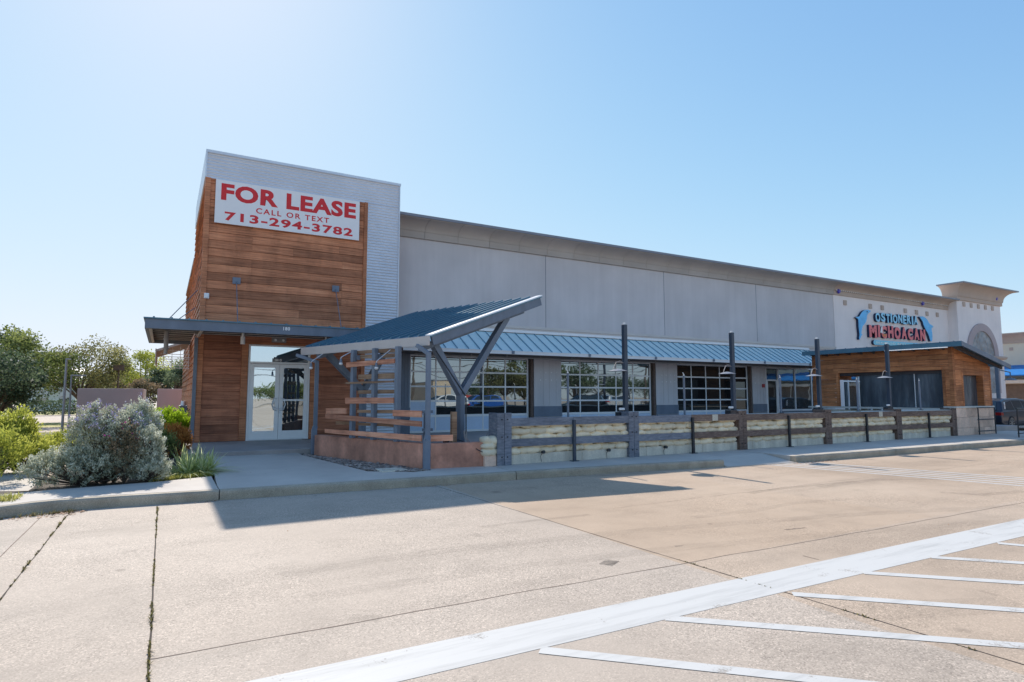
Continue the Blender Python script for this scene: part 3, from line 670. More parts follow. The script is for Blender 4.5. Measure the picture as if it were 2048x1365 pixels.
# lease banner
SG = thing('lease_banner', 'white FOR LEASE banner with red lettering high on the wooden tower', 'sign', (2.95, 17.94, 6.28)); sx0, sx1, sz0, sz1 = .985, 4.93, 6.27, 7.475
m = MB(); m.box(sx0, sx1, 17.945, 17.96, sz0, sz1); m.build('panel', 'sign_white', SG)
def sgt(b, u0, u1, v0, v1, sp=1., bold=.03): 
    w_, h_ = sx1-sx0, sz1-sz0; text_mesh(b, sx0+u0*w_, sx0+u1*w_, sz1-v1*h_, sz1-v0*h_, 17.9425, 'letter', 'sign_red', SG, .002, bold, sp, split=True)
sgt('FOR LEASE', .035, .972, .07, .465, 1.08, .042); sgt('CALL OR TEXT', .262, .772, .535, .665, 1.28, .022); sgt('713-294-3782', .062, .95, .72, .925, 1.16, .034)
# canopy
CN = thing('entrance_canopy', 'flat slate blue steel canopy over the entrance hung on rods', 'canopy', (2., 16.2, 3.1))
cx0, cx1, cy0 = -.44, 4.78, 16.0
m = MB(); m.box(cx0, cx1, cy0, cy0+.07, 3.12, 3.345); m.box(cx0, cx0+.07, cy0+.07, 20.6, 3.12, 3.345); m.box(cx0+.07, TX0-.1, 20.53, 20.6, 3.12, 3.345); m.box(cx1-.07, cx1, cy0+.07, 17.97, 3.12, 3.345)
m.build('fascia', 'slate_steel', CN, bevel=.004)
m = MB(); m.box(cx0-.03, cx1+.03, cy0-.03, 17.97, 3.346, 3.375); m.box(cx0-.03, TX0-.1, 17.97, 20.63, 3.346, 3.375)
for k in range(14): m.box(cx0+.15+k*.36, cx0+.19+k*.36, cy0-.035, 17.9, 3.376, 3.398)
m.build('roof_sheet', 'roof_blue', CN)
m = MB(); m.box(cx0+.07, cx1-.07, cy0+.07, 17.97, 3.22, 3.25); m.box(cx0+.07, TX0-.1, 17.97, 20.53, 3.22, 3.25); m.build('soffit', 'dark_soffit', CN)
m = MB()
for y in (16.35, 16.85, 17.35, 17.85, 18.5, 19.1, 19.7, 20.2): m.box(cx0+.071, TX0-.1 if y > 17.9 else cx1-.071, y, y+.02, 3.205, 3.219)
m.box(cx0+.071, cx0+.14, cy0+.071, 20.5, 3.13, 3.17); m.box(.70, .76, cy0+.071, 17.9, 3.13, 3.18)
m.build('soffit_rib', 'taupe_fascia', CN)
for (u, v, ub) in ((473, 562, 476), (671, 578, 684)):
    p = at(u, v, 1, 17.98); q = at(ub, 640, 1, 16.25); q.z = 3.39; 
    m = MB(); m.box(p.x-.10, p.x+.10, 17.96, 17.99, p.z-.09, p.z+.09); pl = m.build('rod_plate', 'slate_steel', CN)
    m = MB(); m.tube([(p.x, 17.96, p.z-.02), (p.x, 17.93, p.z-.06), (q.x, 16.3, 3.39)], .011, 6); m.build('rod', 'slate_steel', pl)
for (z_, y_) in ((4.55, 19.0), (4.2, 20.2)):
    m = MB(); m.tube([(TX0-.03, y_, z_), (cx0+.25, y_-.05, 3.39)], .013, 6); m.build('rod', 'slate_steel', CN)
text_mesh('180', at(566.5, 658, 1, 16).x, at(580, 658, 1, 16).x, at(573, 661.5, 1, 16).z, at(573, 654.5, 1, 16).z, 15.992, 'number', 'sign_white', CN, .004, .03, 1.15)
m = MB(); q = at(348, 670, 1, 17.2); m.cyl((.0, 17.3, 2.78), .052, .42); m.cyl((.0, 17.3, 2.74), .07, .03); m.cyl((0, 17.3, 2.98), .065, .03); m.cyl((.0, 17.3, 2.62), .04, .12)
tag(m.build('cylinder_lamp', 'lamp_taupe', smooth=False), 'long taupe cylinder lamp under the left end of the canopy', 'lamp')
for u, lb in ((486, 'short white cylinder lamp under the canopy left of the door'), (652, 'short white cylinder lamp under the canopy right end near the pergola roof')):
    q = at(u, 672, 1, 17.2); m = MB(); m.cyl((q.x, 17.2, 2.93), .055, .2); m.cyl((q.x, 17.2, 3.13), .03, .09); tag(m.build('cylinder_lamp', 'white_metal'), lb, 'lamp', 'white cylinder lamps under the canopy')
E_ = thing('emergency_light', 'grey twin head emergency light above the entrance door', 'lamp', (2.5, 17.95, 3.0)); a, b = at(544, 679, 1, 17.93), at(573, 680, 1, 17.93)
m = MB(); m.box(a.x, b.x, 17.93, 18.01, 3.075, 3.21); m.build('housing', 'lamp_taupe', E_, bevel=.01)
for x in (a.x+.09, b.x-.09): m = MB(); m.tube([(x, 17.93, 3.15), (x, 17.88, 3.13)], [.025, .035], 10); m.build('lamp_head', 'bulb_white', E_)
q = at(413, 592, 1, 17.95); m = MB(); m.box(q.x-.06, q.x+.06, 17.91, 17.975, q.z-.07, q.z+.07); m.box(q.x-.04, q.x+.04, 17.89, 17.909, q.z-.05, q.z+.04); tag(m.build('alarm_box', 'white_metal', bevel=.008), 'small white alarm box at the left corner of the upper siding', 'alarm box')
# awning behind on the side wall with trellis
SA = thing('side_awning', 'small sloped awning with wire trellis on the tower side wall', 'awning', (0, 23, 3.4)); m = MB()
p0 = at(313, 704, 1, 22.5); p1 = at(385, 672, 1, 22.5)
m.prism([(p0.x, 22.3, p0.z), (TX0-.04, 22.3, p0.z+(TX0-.04-p0.x)*.38), (TX0-.04, 22.3, p0.z+(TX0-.04-p0.x)*.38+.07), (p0.x, 22.3, p0.z+.07)], (0, 3.6, 0)); m.build('roof_sheet', 'taupe_fascia', SA)
m = MB(); m.box(p0.x-.03, p0.x+.001, 22.25, 25.95, p0.z-.35, p0.z+.09); m.build('fascia', 'taupe_fascia', SA)
m = MB()
for k in range(7): m.tube([(p0.x+.1, 22.6, p0.z-.5+k*.09), (TX0-.04, 22.6, p0.z-.5+k*.09+random.uniform(-.02, .05))], .010, 5)
for k in range(5): m.tube([(p0.x+.2+k*.24, 22.6, p0.z-.55), (p0.x+.2+k*.24, 22.6, p0.z+.25)], .008, 5)
m.build('trellis', 'white_metal', SA)
# ------------------------------------------------------------------ grey store building
G = thing('store_building', 'long grey stucco store building with roll up glass doors and curved cornice', 'building', (18, 19, .3))
GX0, GX1 = 6.2, 30.32
zc_b = at(802, 472, 1, 18.92).z; zc_m = at(802, 457.4, 1, 18.9).z
m = MB(); m.box(GX0, GX1-.003, 19.0, 19.25, 2.95, zc_b+.02)
m.box(GX0, 6.95, 19.0, 19.25, .3, 2.95); m.build('wall', 'grey_stucco', G)
m = MB(); m.box(GX0, GX1-.01, 19.25, 45, .3, zc_b+.3); m.build('building_mass', 'grey_band', G)
m = MB()
for u, v0, v1 in ((1091, 512, 656), (1327, 545, 672), (1511, 572, 690)):
    a, b = at(u, v0, 1, 19), at(u+2, v1, 1, 19); m = MB(); m.box(a.x-.012, a.x+.012, 18.994, 19.0, 4.08, zc_b); m.build('wall_joint', 'coping_metal', G)
m = MB(); m.box(GX0, GX1, 18.955, 19.0, 3.95, 4.03); m.box(GX0, GX1, 18.925, 19.0, 4.03, 4.12); m.build('belt_course', 'grey_band', G)
def cove_profile(ytop, zb, zm, zt):
    P = [(19.0, zb), (18.94, zb), (18.925, zb+.02), (18.925, zm-.02), (18.905, zm), (18.905, zm+.01)]
    for k in range(9):
        a = k/8*math.pi/2; P.append((18.90-(18.90-ytop)*(1-math.cos(a)), zm+.01+(zt-zm-.03)*math.sin(a)))
    P += [(ytop-.03, zt-.02), (ytop-.03, zt), (19.3, zt)]
    return P
def cove_run(m, x0, x1, prof, step=1.235, gap=.012):
    x = x0
    while x < x1-.02:
        xe = min(x+step, x1); m.prism([(x+gap/2, y, z) for y, z in prof]+[(x+gap/2, 19.3, prof[0][1])], (xe-x-gap, 0, 0)); x = xe
zt = 7.50
prof = cove_profile(18.42, zc_b, zc_m, zt-.09)
m = MB(); cove_run(m, GX0, GX1, prof); m.build('cornice', 'cornice_tan', G)
m = MB(); m.prism([(GX0, y+.03 if y < 19 else y, z) for y, z in prof]+[(GX0, 19.3, prof[0][1])], (GX1-GX0, 0, 0)); m.build('cornice_joint', 'dark_soffit', G)
m = MB()
x = GX0
while x < GX1-.02: m.box(x+.003, min(x+3.1, GX1)-.003, 18.335, 19.3, zt-.089, zt); x += 3.1
m.build('coping', 'coping_metal', G)
# awning over the doors
AW0, AW1, AY, AZ0, AZ1 = 6.3, 28.0, 17.72, 3.09, 3.84
m = MB(); m.prism([(AW0, AY, AZ0), (AW0, 18.95, AZ1), (AW0, 18.95, AZ1-.03), (AW0, AY, AZ0-.03)], (AW1-AW0, 0, 0), .5); aw = m.build('awning', 'awning_blue', G)
m = MB(); x = AW0+.2
sl_ = (AZ1-AZ0)/(18.95-AY)
while x < AW1: m.prism([(x, AY, AZ0+.001), (x, 18.94, AZ1-.005), (x, 18.94, AZ1+.03), (x, AY, AZ0+.04)], (.022, 0, 0)); x += .405
m.build('seam_rib', 'awning_rib', aw)
m = MB(); m.box(AW0, AW1, AY-.06, AY-.001, AZ0-.115, AZ0-.005); m.box(AW0, AW1, AY-.075, AY-.061, AZ0-.02, AZ0+.0); x = AW0+1.2; m.build('gutter', 'white_metal', aw)
m = MB(); x = AW0+.6
while x < AW1: m.box(x, x+.1, AY-.095, AY-.076, AZ0-.10, AZ0-.0); x += 3.2
m.build('gutter_strap', 'slate_steel', aw)
m = MB(); m.box(AW0, AW1, 18.90, 18.955, AZ1+.02, AZ1+.115); m.build('flashing', 'white_flash', aw)
m = MB(); m.box(AW0, AW1, AY+.01, 18.97, AZ0-.13, AZ0-.09); m.build('soffit', 'brown_soffit', G)
m = MB()
m.tube([(AW0+.6, 18.3, AZ0-.17), (17, 18.25, AZ0-.165), (AW1-.2, 18.3, AZ0-.17)], .022, 6); m.tube([(AW0+.6, 18.0, AZ0-.22), (AW1-.2, 18.05, AZ0-.20)], .014, 6)
for k in range(16): m.box(7.4+k*1.35, 7.42+k*1.35, 17.98, 18.02, AZ0-.22, AZ0-.13)
m.build('soffit_pipe', 'lamp_taupe', G)
# roll-up glass doors
def rollup(x0, x1, mat):
    z0, z1 = .36, 2.945; cols, rows = 5, 5
    fr = MB(); e = .07; fr.box(x0, x0+e, 19.0, 19.05, z0, z1); fr.box(x1-e, x1, 19.0, 19.05, z0, z1); fr.box(x0+e, x1-e, 19.0, 19.05, z1-.06, z1); fr.box(x0+e, x1-e, 19.0, 19.05, z0, z0+.07)
    W_ = (x1-x0-2*e)/cols; zb = z0+.07; H_ = (z1-.06-zb)/rows
    for k in range(1, cols): fr.box(x0+e+k*W_-.024, x0+e+k*W_+.024, 19.004, 19.05, zb, z1-.06)
    for j in range(1, rows):
        t_ = .035 if j > 1 else .05
        for k in range(cols): fr.box(x0+e+k*W_+(.024 if k else 0), x0+e+(k+1)*W_-(.024 if k < cols-1 else 0), 19.006, 19.05, zb+j*H_-t_, zb+j*H_+t_*.6)
    d = fr.build('roll_up_door', 'white_metal', G)
    m = MB(); m.box(x0+e, x1-e, 19.018, 19.03, zb+H_+.03, z1-.06); m.build('glass', mat, d)
    m = MB(); m.box(x0+e, x1-e, 19.018, 19.03, zb, zb+H_-.05)
    if x0 < 8: m.box(x0+e, x0+e+W_-.024, 19.012, 19.017, zb+H_+.02, zb+2*H_-.035)
    m.build('solid_panel', 'door_panel', d)
d1 = (6.97, 11.57); d2 = (12.95, 17.51); d3 = (18.90, 23.45)
rollup(*d1, 'tinted_glass'); rollup(*d2, 'tinted_glass'); rollup(*d3, 'dark_glass')
m = MB(); m.box(GX0, GX1, 19.10, 19.24, .35, 2.95); m.build('dark_backing', 'dark_interior', G)
m = MB(); m2 = MB(); m3 = MB()
for x0, x1 in ((d1[1]+.16, d2[0]-.02), (d2[1]+.16, d3[0]-.02), (d3[1]+.16, 24.56), (6.55, d1[0]-.01)):
    w_ = (x1-x0)
    m = MB(); m.box(x0, x1, 18.86, 19.09, .35, 3.0)
    for k in (.33, .55, .8): m.box(x0+w_*k, x0+w_*k+.012, 18.852, 18.859, 1.24, 3.0, .2)
    pi_ = m.build('pilaster', 'grey_stucco' if x0 > 7 else 'slate_steel', G)
    m2 = MB(); m2.box(x0-.015, x1+.015, 18.835, 18.851, .35, .80); m2.box(x0-.015, x1+.015, 18.84, 18.851, .82, 1.20); m2.build('pilaster_base', 'slate_steel', pi_)
for dd in (d1, d2, d3): m3 = MB(); m3.box(dd[1]+.02, dd[1]+.13, 18.86, 18.99, .35, 3.0); m3.build('door_track', 'brown_steel', G, bevel=.01)
# small screw heads / anchors on the pilasters
m = MB()
for x0 in (11.9, 17.9, 23.7):
    for k in range(4):
        for z_ in (2.42, 2.15): m.box(x0+.08+k*.24, x0+.11+k*.24, 18.846, 18.851, z_+random.uniform(-.03, .03), z_+.04)
m.build('anchor_plate', 'white_metal', G)
# storefront with entrance at the right
xa = [at(u, 800, 1, 19).x for u in (1533, 1557, 1591, 1624, 1650)]; xa[-1] = 30.2
m = MB()
for k, x in enumerate(xa): m.box(x-.035, x+.035, 18.98, 19.06, .36, 2.93)
for k in range(4):
    m.box(xa[k]+.035, xa[k+1]-.035, 18.985, 19.06, 2.87, 2.93)
    if k: m.box(xa[k]+.035, xa[k+1]-.035, 18.985, 19.06, .85, .93)
m.box(xa[0]+.035, xa[1]-.035, 18.985, 19.06, 2.28, 2.35); m.box(xa[0]+.035, xa[0]+.13, 18.99, 19.05, .36, 2.28); m.box(xa[1]-.13, xa[1]-.035, 18.99, 19.05, .36, 2.28); m.box(xa[0]+.13, xa[1]-.13, 18.99, 19.05, .36, .5)
sf = m.build('storefront_frame', 'white_metal', G)
m = MB(); m.box(xa[0]+.035, xa[1]-.035, 19.02, 19.03, .5, 2.87); m.build('door_pane', 'dark_glass', sf)
m = MB(); m.box(xa[1]+.035, xa[-1]-.035, 19.02, 19.03, .93, 2.87); m.build('window_pane', 'tinted_glass', sf)
m = MB(); m.box(xa[1]+.035, xa[-1], 18.97, 19.05, .36, .849); m.build('sill_panel', 'slate_steel', sf)
q = at(1526, 772, 1, 18.85); m = MB(); m.box(q.x-.07, q.x+.07, 18.79, 18.85, q.z-.08, q.z+.08); m.box(q.x-.035, q.x+.035, 18.775, 18.789, q.z-.05, q.z+.03, .9); tag(m.build('fire_alarm', 'alarm_red', bevel=.008), 'small red alarm box on the pilaster left of the glass side door', 'alarm box')
# ------------------------------------------------------------------ white neighbour building
NB = thing('neighbour_building', 'white stucco shop building with brown cornice and square corner tower', 'building', (38, 19, .3)); NX0, NX1, T2a, T2b, T2y = 30.33, 42.05, 42.05, 47.75, 18.45
m = MB(); m.box(NX0, NX1, 18.985, 19.3, 3.0, zc_b+.03); m.box(NX0, T2b-.02, 19.3, 45, .2, zc_b+.3); m.box(NX0, 30.9, 19.02, 19.3, .2, 3.0); m.box(36.5, NX1, 19.02, 19.3, .2, 3.0); m.build('wall', 'white_stucco', NB)
m = MB(); cove_run(m, NX0, NX1+.2, prof, 1.235, .004); m.build('cornice', 'cornice_brown', NB)
m = MB(); m.box(NX0, NX1+.2, 18.335, 19.3, zt-.089, zt); m.build('coping', 'coping_metal', NB)
m = MB(); m.box(30.9, 36.5, 19.1, 19.12, .3, 3.0); m.build('shop_window', 'tinted_glass', NB)
m = MB()
for x in (30.9, 31.35, 32.3, 33.4, 34.4, 35.5, 36.44): m.box(x, x+.06, 19.02, 19.09, .3, 3.0)
m.box(30.9, 36.5, 19.03, 19.08, 2.3, 2.38); m.box(31.41, 32.3, 19.03, 19.08, .3, .55); m.box(33.46, 36.5, 19.03, 19.08, .3, .75); m.build('window_frame', 'white_metal', NB)
m = MB()
for u, v in ((1689.5, 606), (1740, 613), (1764, 616), (1810, 622), (1832.5, 625), (1853.5, 628), (1874, 630)):
    q = at(u, v, 1, 18.98); m = MB(); m.box(q.x-.14, q.x+.12, 18.93, 18.984, q.z-.13, q.z+.13); m.build('square_boss', 'cornice_brown', NB, bevel=.01)
for u, v in ((1927, 609), (1941.5, 611.5), (1956, 613.5), (1970, 615.5), (1984, 617.5)):
    q = at(u, v, 1, T2y); m = MB(); m.box(q.x-.14, q.x+.14, T2y-.05, T2y-.001, q.z-.14, q.z+.14); m.build('square_boss', 'cornice_brown', NB, bevel=.01)
# tower
ztw = 7.44
m = MB(); m.box(T2a, T2b, T2y, 19.15, .2, ztw+.1); m.build('tower_wall', 'white_stucco', NB)
def ring(m, x0, x1, y0, y1, prof_, bk=1.):   # prof_: list of (out, z)
    n = len(prof_); vs = []
    for (o_, z) in prof_: vs += [(x0-o_, y0-o_, z), (x1+o_, y0-o_, z), (x1+o_, y1+o_*bk, z), (x0-o_, y1+o_*bk, z)]
    fs = [(4*i+k, 4*i+(k+1) % 4, 4*i+4+(k+1) % 4, 4*i+4+k) for i in range(n-1) for k in range(4)]; fs.append((4*n-4, 4*n-3, 4*n-2, 4*n-1)); m.add(vs, fs, .5)
pr = [(0, ztw), (.08, ztw), (.10, ztw+.03), (.10, ztw+.22), (.14, ztw+.24), (.14, ztw+.29)]
for k in range(9): a = k/8*math.pi/2; pr.append((.15+.62*(1-math.cos(a)), ztw+.30+.60*math.sin(a)))
m = MB(); ring(m, T2a, T2b, T2y, 19.15, pr, 0.); m.build('tower_cornice', 'cornice_brown', NB)
m = MB(); ring(m, T2a, T2b, T2y, 19.15, [(.70, ztw+.90), (.80, ztw+.901), (.80, ztw+.98), (.70, ztw+.981)], 0.); m.build('tower_coping', 'coping_metal', NB)
a0, a1 = at(1934, 715, 1, T2y).x, at(1995, 715, 1, T2y).x; acx = (a0+a1)/2; ar = (a1-a0)/2; azc = at(1962, 648, 1, T2y).z-ar
m = MB(); n = 28
for k in range(n):
    t0, t1 = math.pi*k/n, math.pi*(k+1)/n
    m.prism([(acx+math.cos(t_)*r_, T2y-.09, azc+math.sin(t_)*r_) for t_, r_ in ((t0, ar), (t1, ar), (t1, ar*.76), (t0, ar*.76))], (0, .088, 0), .5)
m.box(acx-ar, acx-ar*.76, T2y-.09, T2y-.002, azc-2.4, azc, .5); m.box(acx+ar*.76, acx+ar, T2y-.09, T2y-.002, azc-2.4, azc, .5); m.build('arch_surround', 'mauve_wall', NB)
m = MB(); m.prism([(acx+math.cos(math.pi*k/24)*ar*.76, T2y-.02, azc+math.sin(math.pi*k/24)*ar*.76) for k in range(25)]+[(acx-ar*.76, T2y-.02, azc-2.4), (acx+ar*.76, T2y-.02, azc-2.4)], (0, .018, 0), .5); m.build('arch_mosaic', 'mosaic', NB)
q = at(2003, 716, 1, T2y); m = MB(); ring(m, T2a, T2b, T2y, 19.15, [(.0, 3.9), (.10, 3.92), (.16, 4.0), (.16, 4.1), (.0, 4.14)], 0.); m.build('tower_ledge', 'cornice_brown', NB)
m = MB(); m.box(T2a-.02, T2a+1.1, T2y-.03, T2y-.001, .2, 3.9); m.build('tower_pier', 'mauve_wall', NB)
# string of lights along the cornice
SL = thing('light_string', 'string of tiny bulbs along the brown cornice of the white building', 'string lights', (36, 18.88, zc_m)); m = MB(); m.tube([(NX0, 18.885, zc_m), (NX1, 18.885, zc_m)], .008, 4); m.build('cable', 'wire', SL)
m = MB()
for k in range(62): x = NX0+.1+k*.19; m.box(x, x+.05, 18.83, 18.88, zc_m-.02, zc_m+.03)
b_ = m.build('bulb', 'bulb_white', SL)
dl = None
for i, (u, v, yy) in enumerate(((1677, 583, 18.88), (1845, 607.5, 18.88), (1992, 598, T2y-.13))):
    q = at(u, v, 1, yy); m = MB(); m.tube([(q.x, yy, q.z), (q.x, yy-.07, q.z)], [.13, .09], 14)
    tag(m.build('round_lamp', 'blue_disc'), ('round blue lamp on the cornice above the left dolphin', 'round blue lamp on the cornice above the right dolphin', 'round blue lamp on the cornice of the square corner tower')[i], 'lamp', 'round blue cornice lamps')
# restaurant sign
RS = thing('restaurant_sign', 'channel letter sign with two blue dolphins and red letters on the white wall', 'sign', (35, 18.7, 4.4)); SY = 18.84
def c3(pts, sc=15.17, ox=1690, oy=610): return [at(ox+x/sc, oy+y/sc, 1, SY) for x, y in pts]
dol1 = c3([(660,150),(700,150),(735,165),(785,180),(775,210),(735,240),(690,285),(665,350),(665,420),(645,500),(600,580),(545,640),(520,720),(505,800),(500,875),(530,900),(505,925),(470,1010),(440,1060),(435,1000),(445,900),(435,800),(420,680),(415,560),(410,460),(385,415),(330,395),(370,365),(440,355),(470,300),(520,220),(590,165)])
dol2 = c3([(895,365),(990,350),(1050,375),(1110,430),(1150,480),(1175,540),(1215,590),(1275,620),(1315,665),(1305,690),(1270,690),(1265,760),(1285,860),(1290,960),(1285,1060),(1265,1110),(1235,1110),(1215,1050),(1190,960),(1150,860),(1100,780),(1060,700),(1020,600),(1000,520),(950,440)], ox=1780)
for dd in (dol1, dol2):
    m = MB(); m.prism(dd, (0, .012, 0), .5); dface = m.build('dolphin', 'sky_blue_paint', RS)
    m = MB(); m.prism([p+Vector((0, .013, 0)) for p in dd], (0, .125, 0), .5); m.build('dolphin_return', 'navy_return', dface)
q = c3([(672, 212)])[0]; m = MB(); m.box(q.x-.04, q.x+.04, SY-.01, SY-.001, q.z-.03, q.z+.03); m.build('dolphin_eye', 'navy_return', RS)
def letters(txt, u0, u1, lt, lb, rt, rb, mat, amp=0., lean=0., bold=.03, dep=.125, space=1.):
    """letters fitted to a quadrilateral of pixels on the sign plane; each letter is its own part"""
    tl, bl, tr, br = at(u0, lt, 1, SY), at(u0, lb, 1, SY), at(u1, rt, 1, SY), at(u1, rb, 1, SY); n = len(txt)
    wt = [{'I': .48, 'M': 1.25, 'O': 1.08, 'E': .85, 'T': .9}.get(c_, 1.) for c_ in txt]; sw = sum(wt); acc = 0
    for i, ch in enumerate(txt):
        f0, f1 = (acc+.09)/sw, (acc+wt[i]-.09)/sw; acc += wt[i]
        x0, x1 = tl.x+(tr.x-tl.x)*f0, tl.x+(tr.x-tl.x)*f1; fm = (f0+f1)/2
        zt_ = tl.z+(tr.z-tl.z)*fm; zb_ = bl.z+(br.z-bl.z)*fm; dz = amp*(1 if i % 2 else -1)
        ob_ = text_mesh(ch, x0, x1, zb_+dz, zt_+dz, SY, 'letter', mat, RS, .012, bold)
        ob2 = text_mesh(ch, x0, x1, zb_+dz, zt_+dz, SY+.013, 'letter_return', 'navy_return', ob_, dep, bold+.02)
letters('OSTIONERIA', 1750, 1836, 625, 643, 633.5, 650.5, 'pale_blue_paint', .02, bold=.035)
letters('MICHOACAN', 1737, 1851, 649, 674, 659, 682, 'coral_red', .02, bold=.06)
m = MB(); a, b = at(1752, 685, 1, SY), at(1850, 692, 1, SY)
z_ = (at(1752, 680.5, 1, SY).z, at(1752, 690, 1, SY).z); hh = (z_[0]-z_[1])/2; zc_ = (z_[0]+z_[1])/2
def pill(x0, x1, r, y, d):
    return [(x0+r-math.sin(math.pi*k/10)*r, y, zc_+math.cos(math.pi*k/10)*r) for k in range(11)]+[(x1-r+math.sin(math.pi*k/10)*r, y, zc_-math.cos(math.pi*k/10)*r) for k in range(11)]
m.prism(pill(a.x-.22, b.x, hh, SY, 0), (0, .012, 0), .5); pl = m.build('pill_panel', 'pale_blue_paint', RS)
m = MB(); m.prism(pill(a.x-.16, b.x-.06, hh*.72, SY-.004, 0), (0, .003, 0), .5); m.build('pill_face', 'teal_paint', pl)
m = MB(); m.prism(pill(a.x-.22, b.x, hh, SY+.013, 0), (0, .125, 0), .5); m.build('pill_return', 'navy_return', pl)
text_mesh('SEAFOOD RESTAURANT', a.x, b.x-.25, zc_-hh*.42, zc_+hh*.42, SY-.008, 'lettering', 'sign_white', pl, .003, .02, 1.2)
# sail in the C
q = c3([(1130,620),(1140,870),(1070,840),(1090,700)]); m = MB(); m.prism([p+Vector((0, -.01, 0)) for p in q], (0, .008, 0), .5); m.build('sail', 'sign_white', RS)
q = c3([(1140,880),(1255,890),(1240,980),(1160,960)]); m = MB(); m.prism([p+Vector((0, -.01, 0)) for p in q], (0, .008, 0), .5); m.build('sail_hull', 'orange_paint', RS)
# ------------------------------------------------------------------ far wing of the shopping centre (faces left)
WG = thing('cream_wing', 'cream shop wing with tan cornice at the far right edge', 'building', (58, 10, 0)); WX = 56.; zwt = at(2024, 667.5, 0, WX).z; zwb = at(2024, 687, 0, WX).z
m = MB(); m.box(WX, WX+12, -6, 45, .0, zwt-.1); m.build('wall', 'cream_stucco', WG)
pw = [(WX, zwb), (WX-.1, zwb), (WX-.1, zwb+.25)]+[(WX-.12-.55*(1-math.cos(k/6*math.pi/2)), zwb+.26+(zwt-zwb-.35)*math.sin(k/6*math.pi/2)) for k in range(7)]+[(WX-.7, zwt-.08), (WX-.7, zwt), (WX+.4, zwt), (WX+.4, zwb)]
m = MB(); m.prism([(x, -6, z) for x, z in pw], (0, 51, 0)); m.build('cornice', 'cornice_brown', WG)
m = MB()
for v in range(-5, 44, 2): m.box(WX-.05, WX-.001, v, v+.22, zwb-.55, zwb-.32)
m.build('square_boss', 'cornice_brown', WG)
za, zb_ = at(2035, 736, 0, WX).z, at(2035, 750, 0, WX-1.6).z; zc2 = at(2035, 768, 0, WX-1.6).z
m = MB(); m.prism([(WX, -6, za+.2), (WX-1.7, -6, zb_), (WX-1.7, -6, zb_-.08), (WX, -6, za-.3)], (0, 30, 0)); m.build('awning', 'bright_blue', WG)
m = MB(); m.box(WX-.9, WX-.02, -6, 24, zc2+.05, zb_-.35); m.build('signband', 'white_metal', WG)
m = MB(); m.box(WX-.06, WX-.01, -6, 24, .3, zc2); m.build('shop_glass', 'brown_soffit', WG)
m = MB()
for v in range(-6, 25, 2): m.box(WX-.12, WX-.061, v, v+.12, .1, zc2+.04)
m.build('mullion', 'white_metal', WG)
q = at(2021, 757, 1, 15); BL = thing('barn_lamp', 'grey barn lamp on an arm hanging right of the kiosk roof', 'lamp', (q.x, 15, 2.2)); m = MB()
m.tube([(q.x, 15, q.z+.02), (q.x, 15, q.z-.10)], [.10, .30], 14); m.build('shade', 'slate_steel', BL); m = MB(); m.tube([(q.x, 15, q.z), (q.x, 15, q.z+.32), (q.x-1.2, 15, q.z+.42)], .03, 6); m.build('arm', 'slate_steel', BL)
m = MB(); m.beam((q.x-1.5, 15.0, .1), (q.x-1.5, 15.0, q.z+.9), .14, .14, (0, 1, 0)); tag(m.build('awning_post', 'slate_steel'), 'slate post behind the kiosk carrying the barn lamp', 'post')
# ------------------------------------------------------------------ patio fence, sandbags
PX = [6.16, 9.65, 13.43, 17.17, 20.97, 24.55]; FY = 11.10
FN = thing('patio_fence', 'long heavy timber rail fence along the front of the patio', 'fence', (15, FY, .16))
def zf(x): return 1.0
for i, x in enumerate(PX):
    mt = 'slate_timber' if i < 2 else 'brown_timber'; ht = 1.235-.1*(x-6)/18.5*1.0; hw = .17 if i == 0 else .15
    m = MB(); m.box(x-hw, x-.004, FY-.035, FY-.001, .155, ht); m.box(x+.004, x+hw, FY-.035, FY-.001, .155, ht); m.box(x-hw+.015, x+hw-.015, FY, FY+.055, .155, ht-.01)
    m.box(x-hw, x-hw+.05, FY+.056, FY+.36, .155, ht); m.box(x-hw+.051, x+hw, FY+.09, FY+.36, .2, ht-.02)
    po = m.build('fence_post', mt, FN, bevel=.006)
    m = MB()
    for z_ in (1.10, .74, .33):
        for s_ in (-.065, .065): m.tube([(x+s_, FY-.036, z_), (x+s_, FY-.055, z_)], .014, 7)
    m.build('bolt', 'black_steel', po)
    if i < 5:
        x0, x1 = x+.152, PX[i+1]-.152; xm = (x0+x1)/2-.0; dzr = -.07*(x-6)/18.5
        for (za, zb2) in ((.955, 1.125), (.53, .685)):
            for (q0, q1) in ((x0, xm), (xm+.004, x1)):
                mt2 = 'slate_timber' if q0 < 11.5 and i < 2 and not (i == 1 and q0 > xm) else 'brown_timber'
                m = MB(); m.box(q0, q1, FY-.03, FY+.02, za+dzr*.9, zb2+dzr); m.build('rail', mt2, FN, bevel=.006)
                if i in (1, 3) and q0 > xm and za > .9: m = MB(); m.box(q1-1.0, q1-.8, FY-.033, FY-.031, za+dzr*.9+.005, zb2+dzr-.005); m.build('bare_patch', 'pale_concrete', FN)
        m = MB(); m.box(xm-.032, xm+.032, FY-.085, FY-.031, .17, 1.06+dzr); m.box(xm-.09, xm+.09, FY-.12, FY+.0, .158, .172); m.build('brace_bar', 'pole_steel' if i == 0 else 'black_steel', FN)
RW = thing('patio_wall', 'low pale concrete wall carrying the sandbags', 'wall', (15, 11.4, .15)); m = MB()
x = 6.3
while x < 24.4: m.box(x+.003, min(x+1.9, 24.5)-.003, 11.16, 11.6, .05, .37); x += 1.9
m.build('footing', 'pale_concrete', RW, bevel=.012)
m = MB(); m.box(6.3, 24.5, 11.34, 11.58, .371, 1.03); m.build('core', 'dark_soffit', RW)  # concrete core coloured dark to put shade into the gaps between bags
